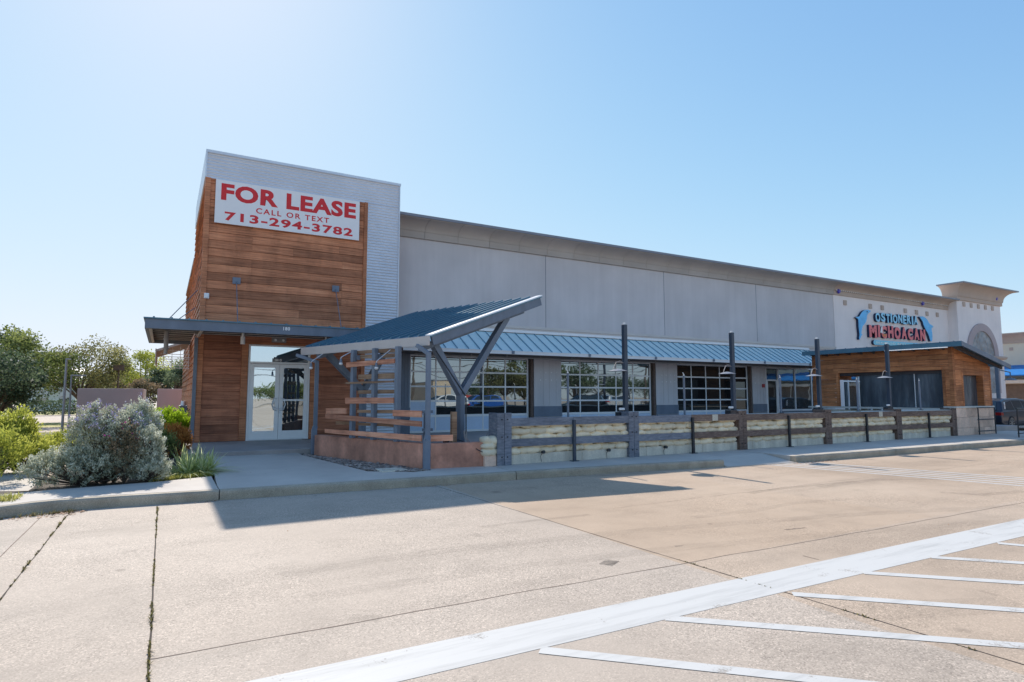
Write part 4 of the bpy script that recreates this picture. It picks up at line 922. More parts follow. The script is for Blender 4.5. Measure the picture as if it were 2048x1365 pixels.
m = MB(); m.box(6.2, 24.6, 11.14, 11.62, 1.04, 1.085); m.build('cap', 'stone_cap', RW, bevel=.006)
# sandbags
def bag_mesh(seed, L=.46, Wd=.30, H=.162):
    rd = random.Random(seed); nu, nv = 14, 10; vs = []; fs = []
    for i in range(nu+1):
        f = i/nu*2-1; e = (1-abs(f)**3.2)**.5 if abs(f) < 1 else 0; e = max(e, .25 if abs(f) > .93 else 0)*1.
        for k in range(nv):
            a = 2*math.pi*k/nv; ca, sa = math.cos(a), math.sin(a)
            yy = math.copysign(abs(ca)**.7, ca)*Wd/2*(.45+.55*e); zz = math.copysign(abs(sa)**.75, sa)*H/2*(.25+.75*e)
            nz = mnoise.noise(Vector((f*2+seed*3.1, ca*1.4, sa*1.4)))*.034+mnoise.noise(Vector((f*6+seed, ca*4, sa*4)))*.010
            vs.append((f*L/2+nz*.4, yy+nz*ca*1.2, zz+nz*sa-.012*math.cos(f*2.2)*(1 if seed % 2 else -.6)))
    for i in range(nu):
        for k in range(nv): k2 = (k+1) % nv; fs.append((i*nv+k, (i+1)*nv+k, (i+1)*nv+k2, i*nv+k2))
    fs.append(tuple(range(nv))); fs.append(tuple(nu*nv+k for k in range(nv))[::-1])
    me = bpy.data.meshes.new('sandbag'); me.from_pydata(vs, [], fs); a = me.attributes.new('tone', 'FLOAT', 'FACE'); a.data.foreach_set('value', [rd.random()]*len(fs)); me.materials.append(MATS['sandbag_cloth']); me.polygons.foreach_set('use_smooth', [True]*len(fs)); return me
BAGS = [bag_mesh(k) for k in range(9)]
secn = ['first fence bay from left', 'second fence bay from left', 'third fence bay from left', 'fourth fence bay from left', 'last fence bay beside kiosk']
rown = ['bottom', 'second', 'third', 'fourth', 'top']
def bag(x, y, z, rz, label, group, sx=1.):
    ob = bpy.data.objects.new('sandbag', random.choice(BAGS)); COL.objects.link(ob); ob.location = (x, y, z); ob.rotation_euler = (random.uniform(-.08, .08), random.uniform(-.05, .05), rz); ob.scale = (sx*random.uniform(.95, 1.1), 1, random.uniform(.92, 1.08))
    return tag(ob, label, 'sandbag', group)
for r_ in range(5):
    z_ = .435+r_*.136
    for i in range(5):
        x0, x1 = PX[i]+.15, PX[i+1]-.15; x = x0+(.05 if r_ % 2 else -.13)
        while x < x1-.1:
            w_ = random.uniform(.36, .50)
            if x+w_ > x1+.12: w_ = max(.25, x1+.06-x)
            xx = max(x+w_/2, x0+.08)
            bag(xx, 11.265+random.uniform(-.022, .022), z_-.015*i*.3, random.uniform(-.05, .05)+random.choice((0, math.pi)), 'cream sandbag, %s row of the %s' % (rown[r_], secn[i]), 'sandbags in the %s row of the %s' % (rown[r_], secn[i].split(',')[0]), w_/.44*1.06)
            x += w_
for k in range(3): bag(5.86+.01*k, 11.22, .44+k*.12, .1, ('lowest', 'middle', 'topmost')[k]+' sandbag of the small stack left of the first fence post', 'small stack of three sandbags', .85)
m = MB(); m.box(5.72, 5.99, 11.10, 11.42, .15, .375); tag(m.build('stone_block', 'stone_block', bevel=.012), 'tan stone block under the small sandbag stack', 'stone block')
for i, (u, v) in enumerate(((1085, 905), (1216, 901), (1330, 895))):
    q = at(u, v, 1, 11.12); SPk = thing('wall_spotlight', ('small black spotlight on the footing under the first bay brace', 'small black spotlight by the second fence post', 'small black spotlight low in the second bay')[i], 'lamp', (q.x, 11.1, q.z), 'small black spotlights on the patio wall')
    m = MB(); m.tube([(q.x, 11.14, q.z), (q.x, 11.06, q.z+.01)], [.028, .038], 10); m.build('lamp_head', 'black_steel', SPk); m = MB(); m.tube([(q.x, 11.13, q.z-.02), (q.x-.05, 11.12, q.z-.08), (q.x-.02, 11.13, q.z-.2)], .006, 5); m.build('cable', 'wire', SPk)
# tall lamp poles along the fence
nm_ = ['first', 'second', 'third', 'fourth']
poleU = [(1251, 650), (1467, 667), (1639, 681), (1779, 694)]
P0 = None
for i, (u, v) in enumerate(poleU):
    q = at(u, v, 1, 11.42); x = at(u, 800, 1, 11.42).x
    lb = 'tall dark square pole with gooseneck lamp, %s from the left' % nm_[i]
    if i == 0:
        P0 = thing('lamp_pole', lb, 'lamp post', (x, 11.42, 1.085), 'tall dark lamp poles along the patio fence')
        m = MB(); m.box(x-.052, x+.052, 11.37, 11.47, 1.086, q.z); m.build('pole', 'pole_steel', P0, bevel=.006)
        m = MB(); m.cyl((x, 11.42, q.z), .03, .05, 8); m.build('pole_cap', 'white_metal', P0)
        m = MB(); m.box(x-.26, x+.055, 11.34, 11.50, 1.086, 1.20); m.build('base_box', 'black_steel', P0, bevel=.006)
        zl = 2.18; xl = x-.36
        m = MB(); m.tube([(x-.05, 11.42, zl+.20), (x-.16, 11.42, zl+.245), (x-.27, 11.42, zl+.21), (xl, 11.42, zl+.05)], .010, 6); arm = m.build('lamp_arm', 'lamp_taupe', P0)
        m = MB(); m.tube([(x-.22, 11.42, zl+.055), (x-.22, 11.42, zl+.04), (x-.22, 11.42, zl+.0)], [.03, .10, .24], 16); m.build('lamp_shade', 'lamp_grey', arm)
        m = MB(); m.tube([(x-.26, 11.36, 1.30), (x-.26, 11.48, 1.30)], .0, 4) if False else m.box(x-.22, x-.06, 11.37, 11.42, 1.24, 1.30); m.build('junction_box', 'white_metal', P0, bevel=.015)
    else:
        copy_tree(P0, (x, 11.42, 1.085), lb)
sp = None
for i, (u, v) in enumerate(((1136, 739), (1369, 748), (1562, 755), (1716, 755), (1841, 763))):
    x = at(u, 810, 1, 11.38).x; lb = 'short slim grey post with a bare white bulb, %s from the left' % (['first', 'second', 'third', 'fourth', 'fifth'][i])
    if i == 0:
        sp = thing('bulb_post', lb, 'post', (x, 11.38, 1.085), 'short grey bulb posts on the patio wall'); m = MB(); m.cyl((x, 11.38, 1.086), .027, 1.02, 10); m.build('post', 'slate_steel', sp)
        m = MB(); m.cyl((x, 11.38, 1.086), .075, .015, 12); m.build('base_plate', 'black_steel', sp)
        m = MB(); m.tube([(x, 11.38, 2.10), (x-.005, 11.38, 2.14), (x-.03, 11.37, 2.17), (x-.06, 11.36, 2.175)], .010, 6); m.tube([(x, 11.38, 2.1), (x, 11.38, 2.13)], .02, 8); m.build('bulb', 'bulb_white', sp)
    else: copy_tree(sp, (x, 11.38, 1.085), lb)
# ------------------------------------------------------------------ pergola
A, B, C_, D_ = Vector((3.02, 15.88, 0)), Vector((4.63, 11.38, 0)), Vector((7.98, 12.46, 0)), Vector((6.37, 16.90, 0))
ZE, ZR = 2.80, 4.03      # top of eave, top of high edge
PG = thing('pergola', 'slate steel pergola with tilted blue metal roof and slatted wood screen', 'pergola', (4.9, 13.2, .35))
uA = (B-A).normalized(); uR = (C_-B).normalized(); run = (C_-B).length
def rp(s, t_, dz=0.):      # s along eave 0(A)..1(B), t_ up the slope 0..1
    p = A.lerp(B, s).lerp(D_.lerp(C_, s), t_); return Vector((p.x, p.y, ZE+(ZR-ZE)*t_+dz))
m = MB(); m.add([rp(0,0),rp(1,0),rp(1,1),rp(0,1),rp(0,0,-.03),rp(1,0,-.03),rp(1,1,-.03),rp(0,1,-.03)], [(0,1,2,3),(7,6,5,4),(0,4,5,1),(1,5,6,2),(2,6,7,3),(3,7,4,0)], .5); rf = m.build('roof_sheet', 'roof_blue', PG)
m = MB(); nr = 15
for k in range(nr):
    s_ = .02+k*.96/nr; ds = .008; ds2 = .0105
    m.add([rp(s_,0,.001),rp(s_+ds,0,.001),rp(s_+ds,1,.001),rp(s_,1,.001),rp(s_,0,.045),rp(s_+ds,0,.045),rp(s_+ds,1,.045),rp(s_,1,.045)], [(3,2,1,0),(4,5,6,7),(0,1,5,4),(1,2,6,5),(2,3,7,6),(3,0,4,7)], .3)
m.build('seam_rib', 'roof_blue', rf)
m = MB(); e0 = .965
m.add([rp(e0,0,.002),rp(1.004,0,.002),rp(1.004,1,.002),rp(e0,1,.002),rp(e0,0,.03),rp(1.004,0,.03),rp(1.004,1,.03),rp(e0,1,.03)], [(3,2,1,0),(4,5,6,7),(0,1,5,4),(1,2,6,5),(2,3,7,6),(3,0,4,7)], .9); m.build('edge_flashing', 'white_flash', rf)
m = MB(); m.beam(rp(-.005,-.012,-.09), rp(1.0,-.012,-.09), .035, .19); m.build('eave_fascia', 'taupe_fascia', PG)
for (q0, q1, nmx) in ((rp(.99, .02, -.125), rp(.99, 1., -.125), 'side_beam'), (rp(.012, .02, -.125), rp(.012, 1., -.125), 'side_beam')):
    m = MB(); m.beam(q0, q1, .055, .19); m.build(nmx, 'slate_steel', PG, bevel=.004)
m = MB()
for k in range(1, 8): m.beam(rp(.02, k/8, -.075), rp(.98, k/8, -.075), .05, .08)
m.build('purlin', 'taupe_fascia', PG)
# Y frames
def yframe(s_, base_u, ju, jv, p1, p2):
    o0 = rp(s_, 0); dr = (uR.x, uR.y); J = atp(ju, jv, (o0.x, o0.y), dr)
    base = Vector((J.x, J.y, .36)); m = MB(); m.beam(base, J+Vector((0, 0, .04)), .15, .13, (uR.x, uR.y, 0)); m.build('post', 'slate_steel', PG, bevel=.004)
    L_ = atp(*p1, (o0.x, o0.y), dr); R_ = atp(*p2, (o0.x, o0.y), dr)
    for q in (L_, R_):
        # clip arm end to underside of the roof
        t_ = max(.03, min(.95, (Vector((q.x, q.y, 0))-Vector((o0.x, o0.y, 0))).dot(uR)/run)); zz = rp(s_, t_, -.27).z
        m = MB(); m.beam(J, Vector((q.x, q.y, zz)), .14, .15, (-uR.y, uR.x, 0)); m.build('arm', 'slate_steel', PG, bevel=.004)
    m = MB(); m.beam(rp(s_, -.0, -.25), rp(s_, .9, -.25), .13, .12); m.build('rafter', 'slate_steel', PG, bevel=.004)
yframe(.93, 0, 921, 789, (868, 700), (1012, 640)); yframe(.14, 0, 726, 783, (655, 712), (792, 700))
m = MB(); m.tube([atp(932, 795, (5.2,11.5), (uR.x,uR.y))+Vector((0,-.0,0)), atp(932, 868, (5.2,11.5), (uR.x,uR.y))], .014, 6); m.tube([atp(872, 702, (5.0,11.45), (uR.x,uR.y)), atp(931, 792, (5.2,11.45), (uR.x,uR.y))], .014, 6); m.build('conduit', 'black_steel', PG)
# downpipes
def downpipe(s_, base):
    e = rp(s_, -.03, -.18); m = MB(); bz = base[2]; b_ = Vector(base)
    m.beam(e+Vector((-.12, .1, .02)), Vector((b_.x, b_.y, e.z-.16)), .075, .075); m.beam((b_.x, b_.y, e.z-.13), (b_.x, b_.y, bz+.66), .09, .075, (0, 1, 0))
    m.beam((b_.x, b_.y, bz+.67), (b_.x-.03, b_.y-.04, bz+.58), .11, .09, (0, 1, 0)); m.beam((b_.x-.03, b_.y-.04, bz+.6), (b_.x-.03, b_.y-.04, bz), .125, .10, (0, 1, 0)); m.build('downpipe', 'slate_steel', PG, bevel=.004)
downpipe(.985, (4.54, 11.27, .13)); downpipe(.03, (3.26, 15.40, .17))
# slat screen along the left wall line
Wd0 = Vector((4.50, 11.42, 0)); wl_ = (A-B).normalized(); wn = Vector((-wl_.y, wl_.x, 0))
if wn.x > 0: wn = -wn
def wp(u, v): return atp(u, v, (Wd0.x, Wd0.y), (wl_.x, wl_.y))
sposts = [wp(u, 800) for u in (706, 748.5, 795)]
for k, p in enumerate(sposts): m = MB(); m.beam((p.x, p.y, .646), (p.x, p.y, 2.62), .10, .10, (wl_.x, wl_.y, 0)); m.build('screen_post', 'slate_steel', PG, bevel=.004)
def slatw(u0, va0, va1, u1, vb0, vb1, off_=.0, name='slat', mat='rail_wood', th=.03):
    a, b = wp(u0, va0), wp(u0, va1); c, d = wp(u1, vb0), wp(u1, vb1); o_ = wn*off_
    m = MB(); m.prism([a+o_, b+o_, d+o_, c+o_], wn*th); m.build(name, mat, PG)
S8 = lambda x, y: (560+x/6.2, 680+y/6.2)
def slat8(x0, y0, y0b, x1, y1, y1b, off_=.052, mat='rail_wood'):
    a = S8(x0, y0); b = S8(x1, y1); slatw(a[0], a[1], S8(0, y0b)[1], b[0], b[1], S8(0, y1b)[1], off_, mat=mat)
slat8(858, 285, 345, 1452, 235, 292); slat8(852, 526, 550, 1440, 505, 530, mat='old_wood'); slat8(846, 718, 792, 1440, 716, 788)
for a in ((940, 190, 235, 1440, 165, 215), (940, 432, 492, 1430, 408, 478), (940, 627, 672, 1430, 620, 665), (930, 870, 905, 1430, 872, 912), (930, 1028, 1062, 1430, 1045, 1085), (665, 1010, 1050, 850, 1015, 1055), (860, 130, 180, 1440, 105, 150)): slat8(*a, off_=-.085, mat='old_wood')
# low fence rails on the red wall
slat8(600, 917, 975, 1790, 1010, 1078, .056); slat8(594, 1105, 1150, 1790, 1182, 1258, .056); slat8(608, 850, 915, 858, 848, 917, .056); slat8(1437, 870, 945, 1790, 880, 960, .056)
def frontrail(u0, v0, v1, u1, w0, w1):
    fr0 = (4.6, 11.36); dr = (1, -.14); a, b, c, d = atp(u0, v0, fr0, dr), atp(u0, v1, fr0, dr), atp(u1, w0, fr0, dr), atp(u1, w1, fr0, dr)
    m = MB(); m.prism([a, b, d, c], (0, .03, 0)); m.build('rail', 'rail_wood', PG)
frontrail(850, 871, 884, 906, 870, 882)
m = MB(); q = at(907, 870, 1, 11.75); m.box(q.x-.055, q.x+.055, 11.7, 11.80, .36, at(907, 824, 1, 11.75).z); m.build('end_post', 'old_wood', PG)
q = at(853, 850, 1, 12.2); m = MB(); m.box(q.x-.03, q.x+.06, 12.2, 12.3, .36, at(853, 822, 1, 12.2).z); 
for vv in (824, 860): zz = at(853, vv, 1, 12.2).z; m.box(q.x-.1, q.x+.13, 12.16, 12.199, zz-.03, zz+.03)
m.build('end_post', 'slate_steel', PG)
# red planter walls
PW = thing('planter_wall', 'low red stained concrete wall under the pergola', 'wall', (4.3, 12, .15))
wz = .645; m = MB(); L0 = Vector((4.48, 11.38, 0)); L1 = Vector((3.22, 15.25, 0)); nn = Vector(((L1-L0).y, -(L1-L0).x, 0)).normalized()*.2
m.prism([(L0.x, L0.y, .05), (L1.x, L1.y, .05), (L1.x+nn.x, L1.y+nn.y, .05), (L0.x+nn.x, L0.y+nn.y, .05)], (0, 0, wz-.05), .5); m.build('side_wall', 'red_stain_concrete', PW, bevel=.01)
m = MB(); m.prism([(4.62, 11.30, .05), (5.72, 11.17, .05), (5.74, 11.37, .05), (4.66, 11.50, .05)], (0, 0, wz-.05), .5); m.build('front_wall', 'red_stain_concrete', PW, bevel=.01)
# pergola lamps on arms
for i, (u0, v0, u1, v1, lb) in enumerate(((650, 705, 622, 727, 'left'), (712, 699, 682, 718, 'middle'), (787, 695, 753, 726, 'right'))):
    off_ = .35; pa = rp(.12+.0*i, 0); a = atp(u0, v0, (rp(0,0).x, rp(0,0).y), (uA.x, uA.y)); b = atp(u1, v1, (rp(0,0).x-.25, rp(0,0).y-.1), (uA.x, uA.y))
    LM = thing('arm_lamp', '%s one of three small bulb lamps on bent arms under the pergola eave' % lb, 'lamp', tuple(a), 'bulb lamps under the pergola eave')
    m = MB(); m.tube([a, a.lerp(b, .85)+Vector((0, 0, .03)), b+Vector((0, 0, .03)), b], .010, 6); m.build('arm', 'galvanised', LM)
    m = MB(); m.tube([b, b-Vector((0, 0, .09))], [.025, .034], 10); m.build('socket', 'slate_steel', LM)
    m = MB(); m.tube([b-Vector((0, 0, .09)), b-Vector((0, 0, .12)), b-Vector((0, 0, .145))], [.034, .045, .02], 10); m.build('bulb', 'bulb_white', LM)
for i, (u, v) in enumerate(((713, 723), (757, 722))):
    p = wp(u, v)+wn*.09; m = MB(); m.beam(p, p+Vector((0, 0, .17)), .07, .10, (wl_.x, wl_.y, 0)); m.beam(p+Vector((.05, .02, .08)), p+Vector((.16, .05, .08)), .10, .10); tag(m.build('outlet_box', 'slate_steel'), ('small dark junction box on the upper slat, left', 'small dark junction box on the upper slat beside the right bulb lamp')[i], 'junction box', 'junction boxes on the slat screen')
q = at(892, 860, 1, 12.0); m = MB(); m.box(q.x-.05, q.x+.05, 11.95, 12.05, .60, .70); m.tube([(q.x+.05, 12, .62), (q.x+.2, 11.8, .66), (q.x+.28, 11.5, .6), (q.x+.32, 11.12, .50), (q.x+.42, 11.11, .45)], .008, 6)
tag(m.build('adapter_cable', 'black_steel'), 'black adapter box and cord hanging over the red wall', 'cord')
m = MB(); p_ = [at(u, v, 1, 11.5) for u, v in ((928, 862), (929, 875), (937, 885), (955, 888), (968, 878), (975, 868))]; m.tube(p_, .010, 6)
m.tube([q_+Vector((.05, 0, -.02)) for q_ in p_], .010, 6); tag(m.build('conduit_loop', 'lamp_taupe'), 'grey conduits bending from the pergola post to the fence post', 'conduit')
q = at(990, 855, 1, 11.4)
# ------------------------------------------------------------------ kiosk
K = thing('bar_kiosk', 'brown wooden bar kiosk with sloping dark roof at the end of the patio', 'kiosk', (26, 13.8, .2)); KX0, KX1, KY0, KY1 = 24.75, 27.55, 11.12, 16.6
def kx(u, v): return at(u, v, 0, KX0)
def ky(u, v): return at(u, v, 1, KY0)
zc = 1.20
m = MB(); m.box(KX0, KX1, KY0, KY0+.35, .15, zc-.06); m.box(KX0, KX0+.3, KY0+.35, KY1, .15, zc-.20); ob = m.build('stone_base', 'pale_concrete', K)
m = MB(); random.seed(3)
for j, (z0, z1) in enumerate(((.16, .42), (.425, .80), (.805, 1.135))):
    x = KX0-.02
    while x < KX1: w_ = random.uniform(.45, 1.0); xe = min(x+w_, KX1+.01); m.box(x+.004, xe-.004, KY0-.04, KY0-.001, z0, z1); x = xe
m.build('stone_facing', 'stone_block', K, bevel=.008)
m = MB(); m.box(KX0-.03, KX1+.03, KY0-.07, KY0+.37, zc-.06, zc); m.build('stone_cap', 'stone_cap', K, bevel=.006)
m = MB(); m.box(KX0-.12, KX0+.38, KY0+.38, KY1+.2, zc-.14, zc-.07); m.build('counter', 'stone_cap', K, bevel=.006)
# side wall (faces left) : top boards, piers, corner boards
yo0, yo1 = kx(1886, 780).y, kx(1678, 780).y; zo = kx(1886, 740).z; ztop = 3.40
def roofz(x): return 3.42-(x-24.3)*.205
m = MB(); planks(m, KY0+.12, KY1-.12, zo, ztop-.02, KX0, .04, .19, True, 'y'); planks(m, KY0+.12, yo0-.1, zc, zo, KX0, .04, .19, False, 'y'); planks(m, yo1+.1, KY1-.12, zc-.07, zo, KX0, .04, .19, False, 'y'); m.build('side_siding', 'kiosk_wood', K)
m = MB(); m.box(KX0-.02, KX0+.12, KY0-.02, KY0+.12, zc, ztop-.02); m.box(KX0-.02, KX0+.1, yo0-.10, yo0, zc, zo); m.box(KX0-.02, KX0+.1, yo1, yo1+.10, zc-.07, zo); m.box(KX0-.02, KX0+.1, yo0, yo1, zo-.0, zo+.11); m.box(KX0-.02, KX0+.12, KY1-.12, KY1, zc-.07, ztop-.02)
xo0, xo1 = ky(1927, 780).x, ky(1966, 780).x; zo2 = ky(1945, 751).z
m.box(xo0-.10, xo0, KY0-.02, KY0+.22, zc, zo2+.10); m.box(xo1, xo1+.10, KY0-.02, KY0+.22, zc, zo2+.10); m.box(xo0, xo1, KY0-.02, KY0+.22, zo2, zo2+.10); m.box(KX1-.10, KX1, KY0-.02, KY0+.1, zc, roofz(KX1)-.05)
m.build('corner_board', 'kiosk_wood', K, bevel=.004)
m = MB(); z = zc
while z < 3.35:
    z2 = z+.19; segs = [(KX0+.12, KX1-.1)]
    if z < zo2+.10: segs = [(KX0+.12, xo0-.1), (xo1+.1, KX1-.1)]
    if z < zo2+.10 < z2: m.prism([(xo0-.099, KY0-.01, zo2+.103), (xo1+.099, KY0-.01, zo2+.103), (xo1+.099, KY0-.01, z2-.003), (xo0-.099, KY0-.01, z2-.003)], (0, .04, 0))
    for (q0, q1) in segs:
        # clip by the roof line
        zt0, zt1 = min(z2, roofz(q0)-.06), min(z2, roofz(q1)-.06)
        if zt0 > z+.01:
            if zt1 <= z+.005: q1 = q0+(roofz(q0)-.06-z)/.205; zt1 = z+.003
            m.prism([(q0, KY0-.01, z+.003), (q1, KY0-.01, z+.003), (q1, KY0-.01, max(z+.004, zt1-.003)), (q0, KY0-.01, zt0-.003)], (0, .04, 0))
    z = z2
m.prism([(KX0+.1, KY0+.032, zo2+.12), (KX1-.02, KY0+.032, zo2+.12), (KX1-.02, KY0+.032, roofz(KX1)+.02), (KX0+.1, KY0+.032, roofz(KX0)+.02)], (0, .03, 0), .3)
m.build('front_siding', 'kiosk_wood', K)
m = MB(); m.box(xo0-.01, xo0+.01, KY0+.22, KY0+.5, zc, zo2); m.build('window_reveal', 'kiosk_wood', K)
# back and far walls of the kiosk, curtain
m = MB(); m.box(KX0+.1, KX1, KY1-.05, KY1, 2.3, 3.0); m.box(KX1-.05, KX1, KY0+.3, KY1-1.7, 1.0, 2.75); m.box(KX1-.05, KX1, KY1-1.7, KY1-.05, 2.45, 2.75); m.build('rear_siding', 'kiosk_wood', K)
yc1 = kx(1716, 780).y
m = MB(); m.box(KX0+.16, KX0+.17, yo0, yc1, zc-.06, zo); m.box(xo0, xo1, KY0+.20, KY0+.21, zc, zo2); m.build('vinyl_curtain', 'grey_curtain', K)
m = MB(); m.box(KX0+.10, KX0+.18, yo0+.001, yo1-.001, zo-.12, zo-.001); m.build('curtain_header', 'dark_soffit', K)
q = kx(1826, 780); m = MB(); m.box(KX0+.135, KX0+.155, q.y-.012, q.y+.012, zc-.06, zo-.12); m.build('curtain_zip', 'white_metal', K)
# roof
RX0, RX1, RY0, RY1 = 24.32, at(2020, 735, 1, 10.62).x, 10.62, 16.75; rz0, rz1 = 3.50, at(2020, 731, 1, 10.62).z
m = MB(); m.prism([(RX0, RY0, rz0), (RX1, RY0, rz1), (RX1, RY0, rz1-.04), (RX0, RY0, rz0-.04)], (0, RY1-RY0, 0), .4); kr = m.build('roof_sheet', 'roof_blue', K)
m = MB(); m.box(RX0-.035, RX0-.001, RY0-.03, RY1, rz0-.17, rz0+.01); m.build('fascia', 'roof_blue', kr)
m = MB(); sl2 = (rz1-rz0)/(RX1-RX0)
m.prism([(RX0-.03, RY0-.001, rz0+.015), (RX1, RY0-.001, rz1+.015), (RX1, RY0-.001, rz1-.15), (RX0-.03, RY0-.001, rz0-.15)], (0, -.035, 0), .4); m.build('front_fascia', 'slate_steel', kr)
m = MB()
for k in range(14): y_ = RY0+.2+k*.44; m.prism([(RX0-.03, y_, rz0+.002), (RX1, y_, rz1+.002), (RX1, y_, rz1+.03), (RX0-.03, y_, rz0+.03)], (0, .03, 0))
m.build('seam_rib', 'roof_blue', kr)
m = MB()
for k in range(12): y_ = RY0+.25+k*.5; m.beam((RX0+.0, y_, rz0-.10), (RX1-.05, y_, rz1-.10), .05, .10)
m.build('rafter', 'dark_soffit', kr)
m = MB(); m.tube([(RX0-.05, RY0+.4, rz0-.19), (RX0-.05, RY0+2.6, rz0-.185)], .02, 6); m.build('conduit', 'white_metal', kr)
# hand rails on the pavement
def handrail(loc0, loc1, label):
    H_ = thing('hand_rail', label, 'railing', (loc0[0], loc0[1], .15), 'black tube hand rails by the kiosk'); a, b = Vector((loc0[0], loc0[1], .165)), Vector((loc1[0], loc1[1], .165))
    m = MB(); m.tube([a, a+Vector((0, 0, .98))], .022, 8); m.build('post', 'black_steel', H_); m = MB(); m.tube([b, b+Vector((0, 0, .98))], .022, 8); m.build('post', 'black_steel', H_)
    for z_ in (.98, .55, .13): m = MB(); m.tube([a+Vector((0, 0, z_))-(b-a).normalized()*.06, b+Vector((0, 0, z_))], .018, 8); m.build('rail', 'black_steel', H_)
r0, r1 = at(1958, 850, 1, 10.90), at(1991, 850, 1, 10.90); handrail((r0.x, r0.y), (r1.x, r1.y), 'black tube hand rail in front of the stone base of the kiosk')
r0, r1 = at(2038, 875, 2, .17), at(2062, 872, 2, .17); handrail((r0.x, r0.y), (r1.x, r1.y), 'black tube hand rail cut by the right picture edge in front of the dark car')
# ------------------------------------------------------------------ cars
def car(x, y, rz, paint, label, H=1.62, L=4.7, group=None):
    """crossover car; built pointing to +x then turned"""
    Wd = 1.86; root = thing('parked_car', label, 'car', (x, y, 0), group)
    k = H/1.62
    body = [(-2.32,.42),(-2.35,.75),(-2.30,.98),(-1.9,1.02),(.95,1.02),(1.75,.94),(2.25,.80),(2.35,.55),(2.30,.30),(1.95,.24),(-2.0,.24)]
    top = [(-2.22,.98),(-1.95,1.48),(-1.5,1.60),(-.2,1.62),(.35,1.56),(1.15,1.02)]
    def lathe(m, pts, tuck, zlo):
        n = len(pts); lv = [(-Wd/2, 0.), (-Wd/2+.06, .02), (Wd/2-.06, .02), (Wd/2, 0.)]
        vs = []
        for s_ in (-1, 1):
            for inset, grow in ((0, 0), (.07, .02)):
                for (px, pz) in pts:
                    ins = tuck*max(0, pz-zlo)
                    vs.append((px*(1-(.0 if grow == 0 else -.004)), s_*(Wd/2-ins-(0 if grow == 0 else inset)) , pz*k+(0 if grow == 0 else .012)))
        # order: right outer, right inner, left outer, left inner
        o1, i1, o2, i2 = 0, n, 2*n, 3*n; fs = [tuple(o1+i for i in range(n)), tuple(o2+i for i in range(n))[::-1]]
        for i in range(n):
            j = (i+1) % n; fs.append((o1+j, o1+i, i1+i, i1+j)); fs.append((i1+j, i1+i, i2+i, i2+j)); fs.append((i2+j, i2+i, o2+i, o2+j))
        m.add(vs, fs, .5)
    R_ = Matrix.Rotation(rz, 3, 'Z')
    def put(m, name, mat, parent, **kw):
        m.v = [tuple(R_ @ Vector(p)+Vector((x, y, 0))) for p in m.v]; return m.build(name, mat, parent, **kw)
    m = MB(); lathe(m, body, 0, 9); bd_ = put(m, 'body', paint, root, bevel=.035)
    m = MB(); lathe(m, top, .28, .98); put(m, 'cabin', paint, root, bevel=.03)
    for s_ in (-1, 1):
        def sq(pts, out=.012): 
            mm = MB(); mm.prism([(px, s_*(Wd/2-.28*max(0, pz-.98)+out-.012), pz*k) for px, pz in pts], (0, -s_*.02 if False else s_*.006, 0), .5); return mm
        put(sq([(-1.86,1.05),(-1.66,1.42),(-1.05,1.52),(-1.0,1.05)]), 'side_window', 'car_glass', root); put(sq([(-.93,1.05),(-.97,1.52),(-.12,1.52),(-.08,1.05)]), 'side_window', 'car_glass', root); put(sq([(0,1.05),(-.04,1.52),(.30,1.47),(.92,1.05)]), 'side_window', 'car_glass', root)
        put(sq([(-1.98,1.12),(-1.76,1.44),(-1.64,1.46),(-1.84,1.10)], .02), 'chrome_strip', 'chrome', root)
        mm = MB(); mm.box(-2.1, 2.1, s_*(Wd/2)-.005, s_*(Wd/2)+.012, .26*k, .36*k); put(mm, 'sill_trim', 'tyre', root)
        mm = MB(); mm.box(-2.36, -2.15, s_*(Wd/2-.32), s_*(Wd/2+.004), .80*k, .94*k); put(mm, 'tail_light', 'tail_light', root)
        mm = MB(); mm.box(2.10, 2.33, s_*(Wd/2-.42), s_*(Wd/2-.03), .66*k, .76*k); put(mm, 'headlight', 'chrome', root)
        mm = MB(); mm.box(.85, 1.0, s_*(Wd/2-.02), s_*(Wd/2+.18), 1.0*k, 1.13*k); put(mm, 'mirror', paint, root, bevel=.02)
        for wx in (-1.42, 1.42):
            rr = .345; mm = MB(); mm.tube([(wx, s_*(Wd/2-.22), rr), (wx, s_*(Wd/2+.012), rr)], rr, 24); wh = put(mm, 'wheel', 'tyre', root, bevel=.02)
            mm = MB(); mm.tube([(wx, s_*(Wd/2+.013), rr), (wx, s_*(Wd/2+.02), rr)], [.06, .05], 10)
            for q in range(10):
                a = q*math.pi/5; mm.beam((wx, s_*(Wd/2+.016), rr), (wx+math.cos(a)*.235, s_*(Wd/2+.016), rr+math.sin(a)*.235), .028, .012, (0, 1, 0))
            n_ = 20; 
            for q in range(n_):
                a, b = 2*math.pi*q/n_, 2*math.pi*(q+1)/n_; mm.beam((wx+math.cos(a)*.24, s_*(Wd/2+.016), rr+math.sin(a)*.24), (wx+math.cos(b)*.24, s_*(Wd/2+.016), rr+math.sin(b)*.24), .02, .012, (0, 1, 0))
            put(mm, 'rim', 'rim', wh)
    mm = MB(); mm.prism([(1.12, -.72, 1.06*k), (1.12, .72, 1.06*k), (.40, .60, 1.545*k), (.40, -.60, 1.545*k)], (.012, 0, .018), .5); put(mm, 'windscreen', 'car_glass', root)
    mm = MB(); mm.prism([(-2.21, -.70, 1.06*k), (-2.21, .70, 1.06*k), (-1.98, .62, 1.46*k), (-1.98, -.62, 1.46*k)], (-.014, 0, .006), .5); put(mm, 'rear_window', 'car_glass', root)
    return root
q = at(2026, 863, 2, 0.)
car(33.0+1.42, 13.55, 0, 'paint_navy', 'dark blue car parked beyond the kiosk at the right edge', H=1.45)
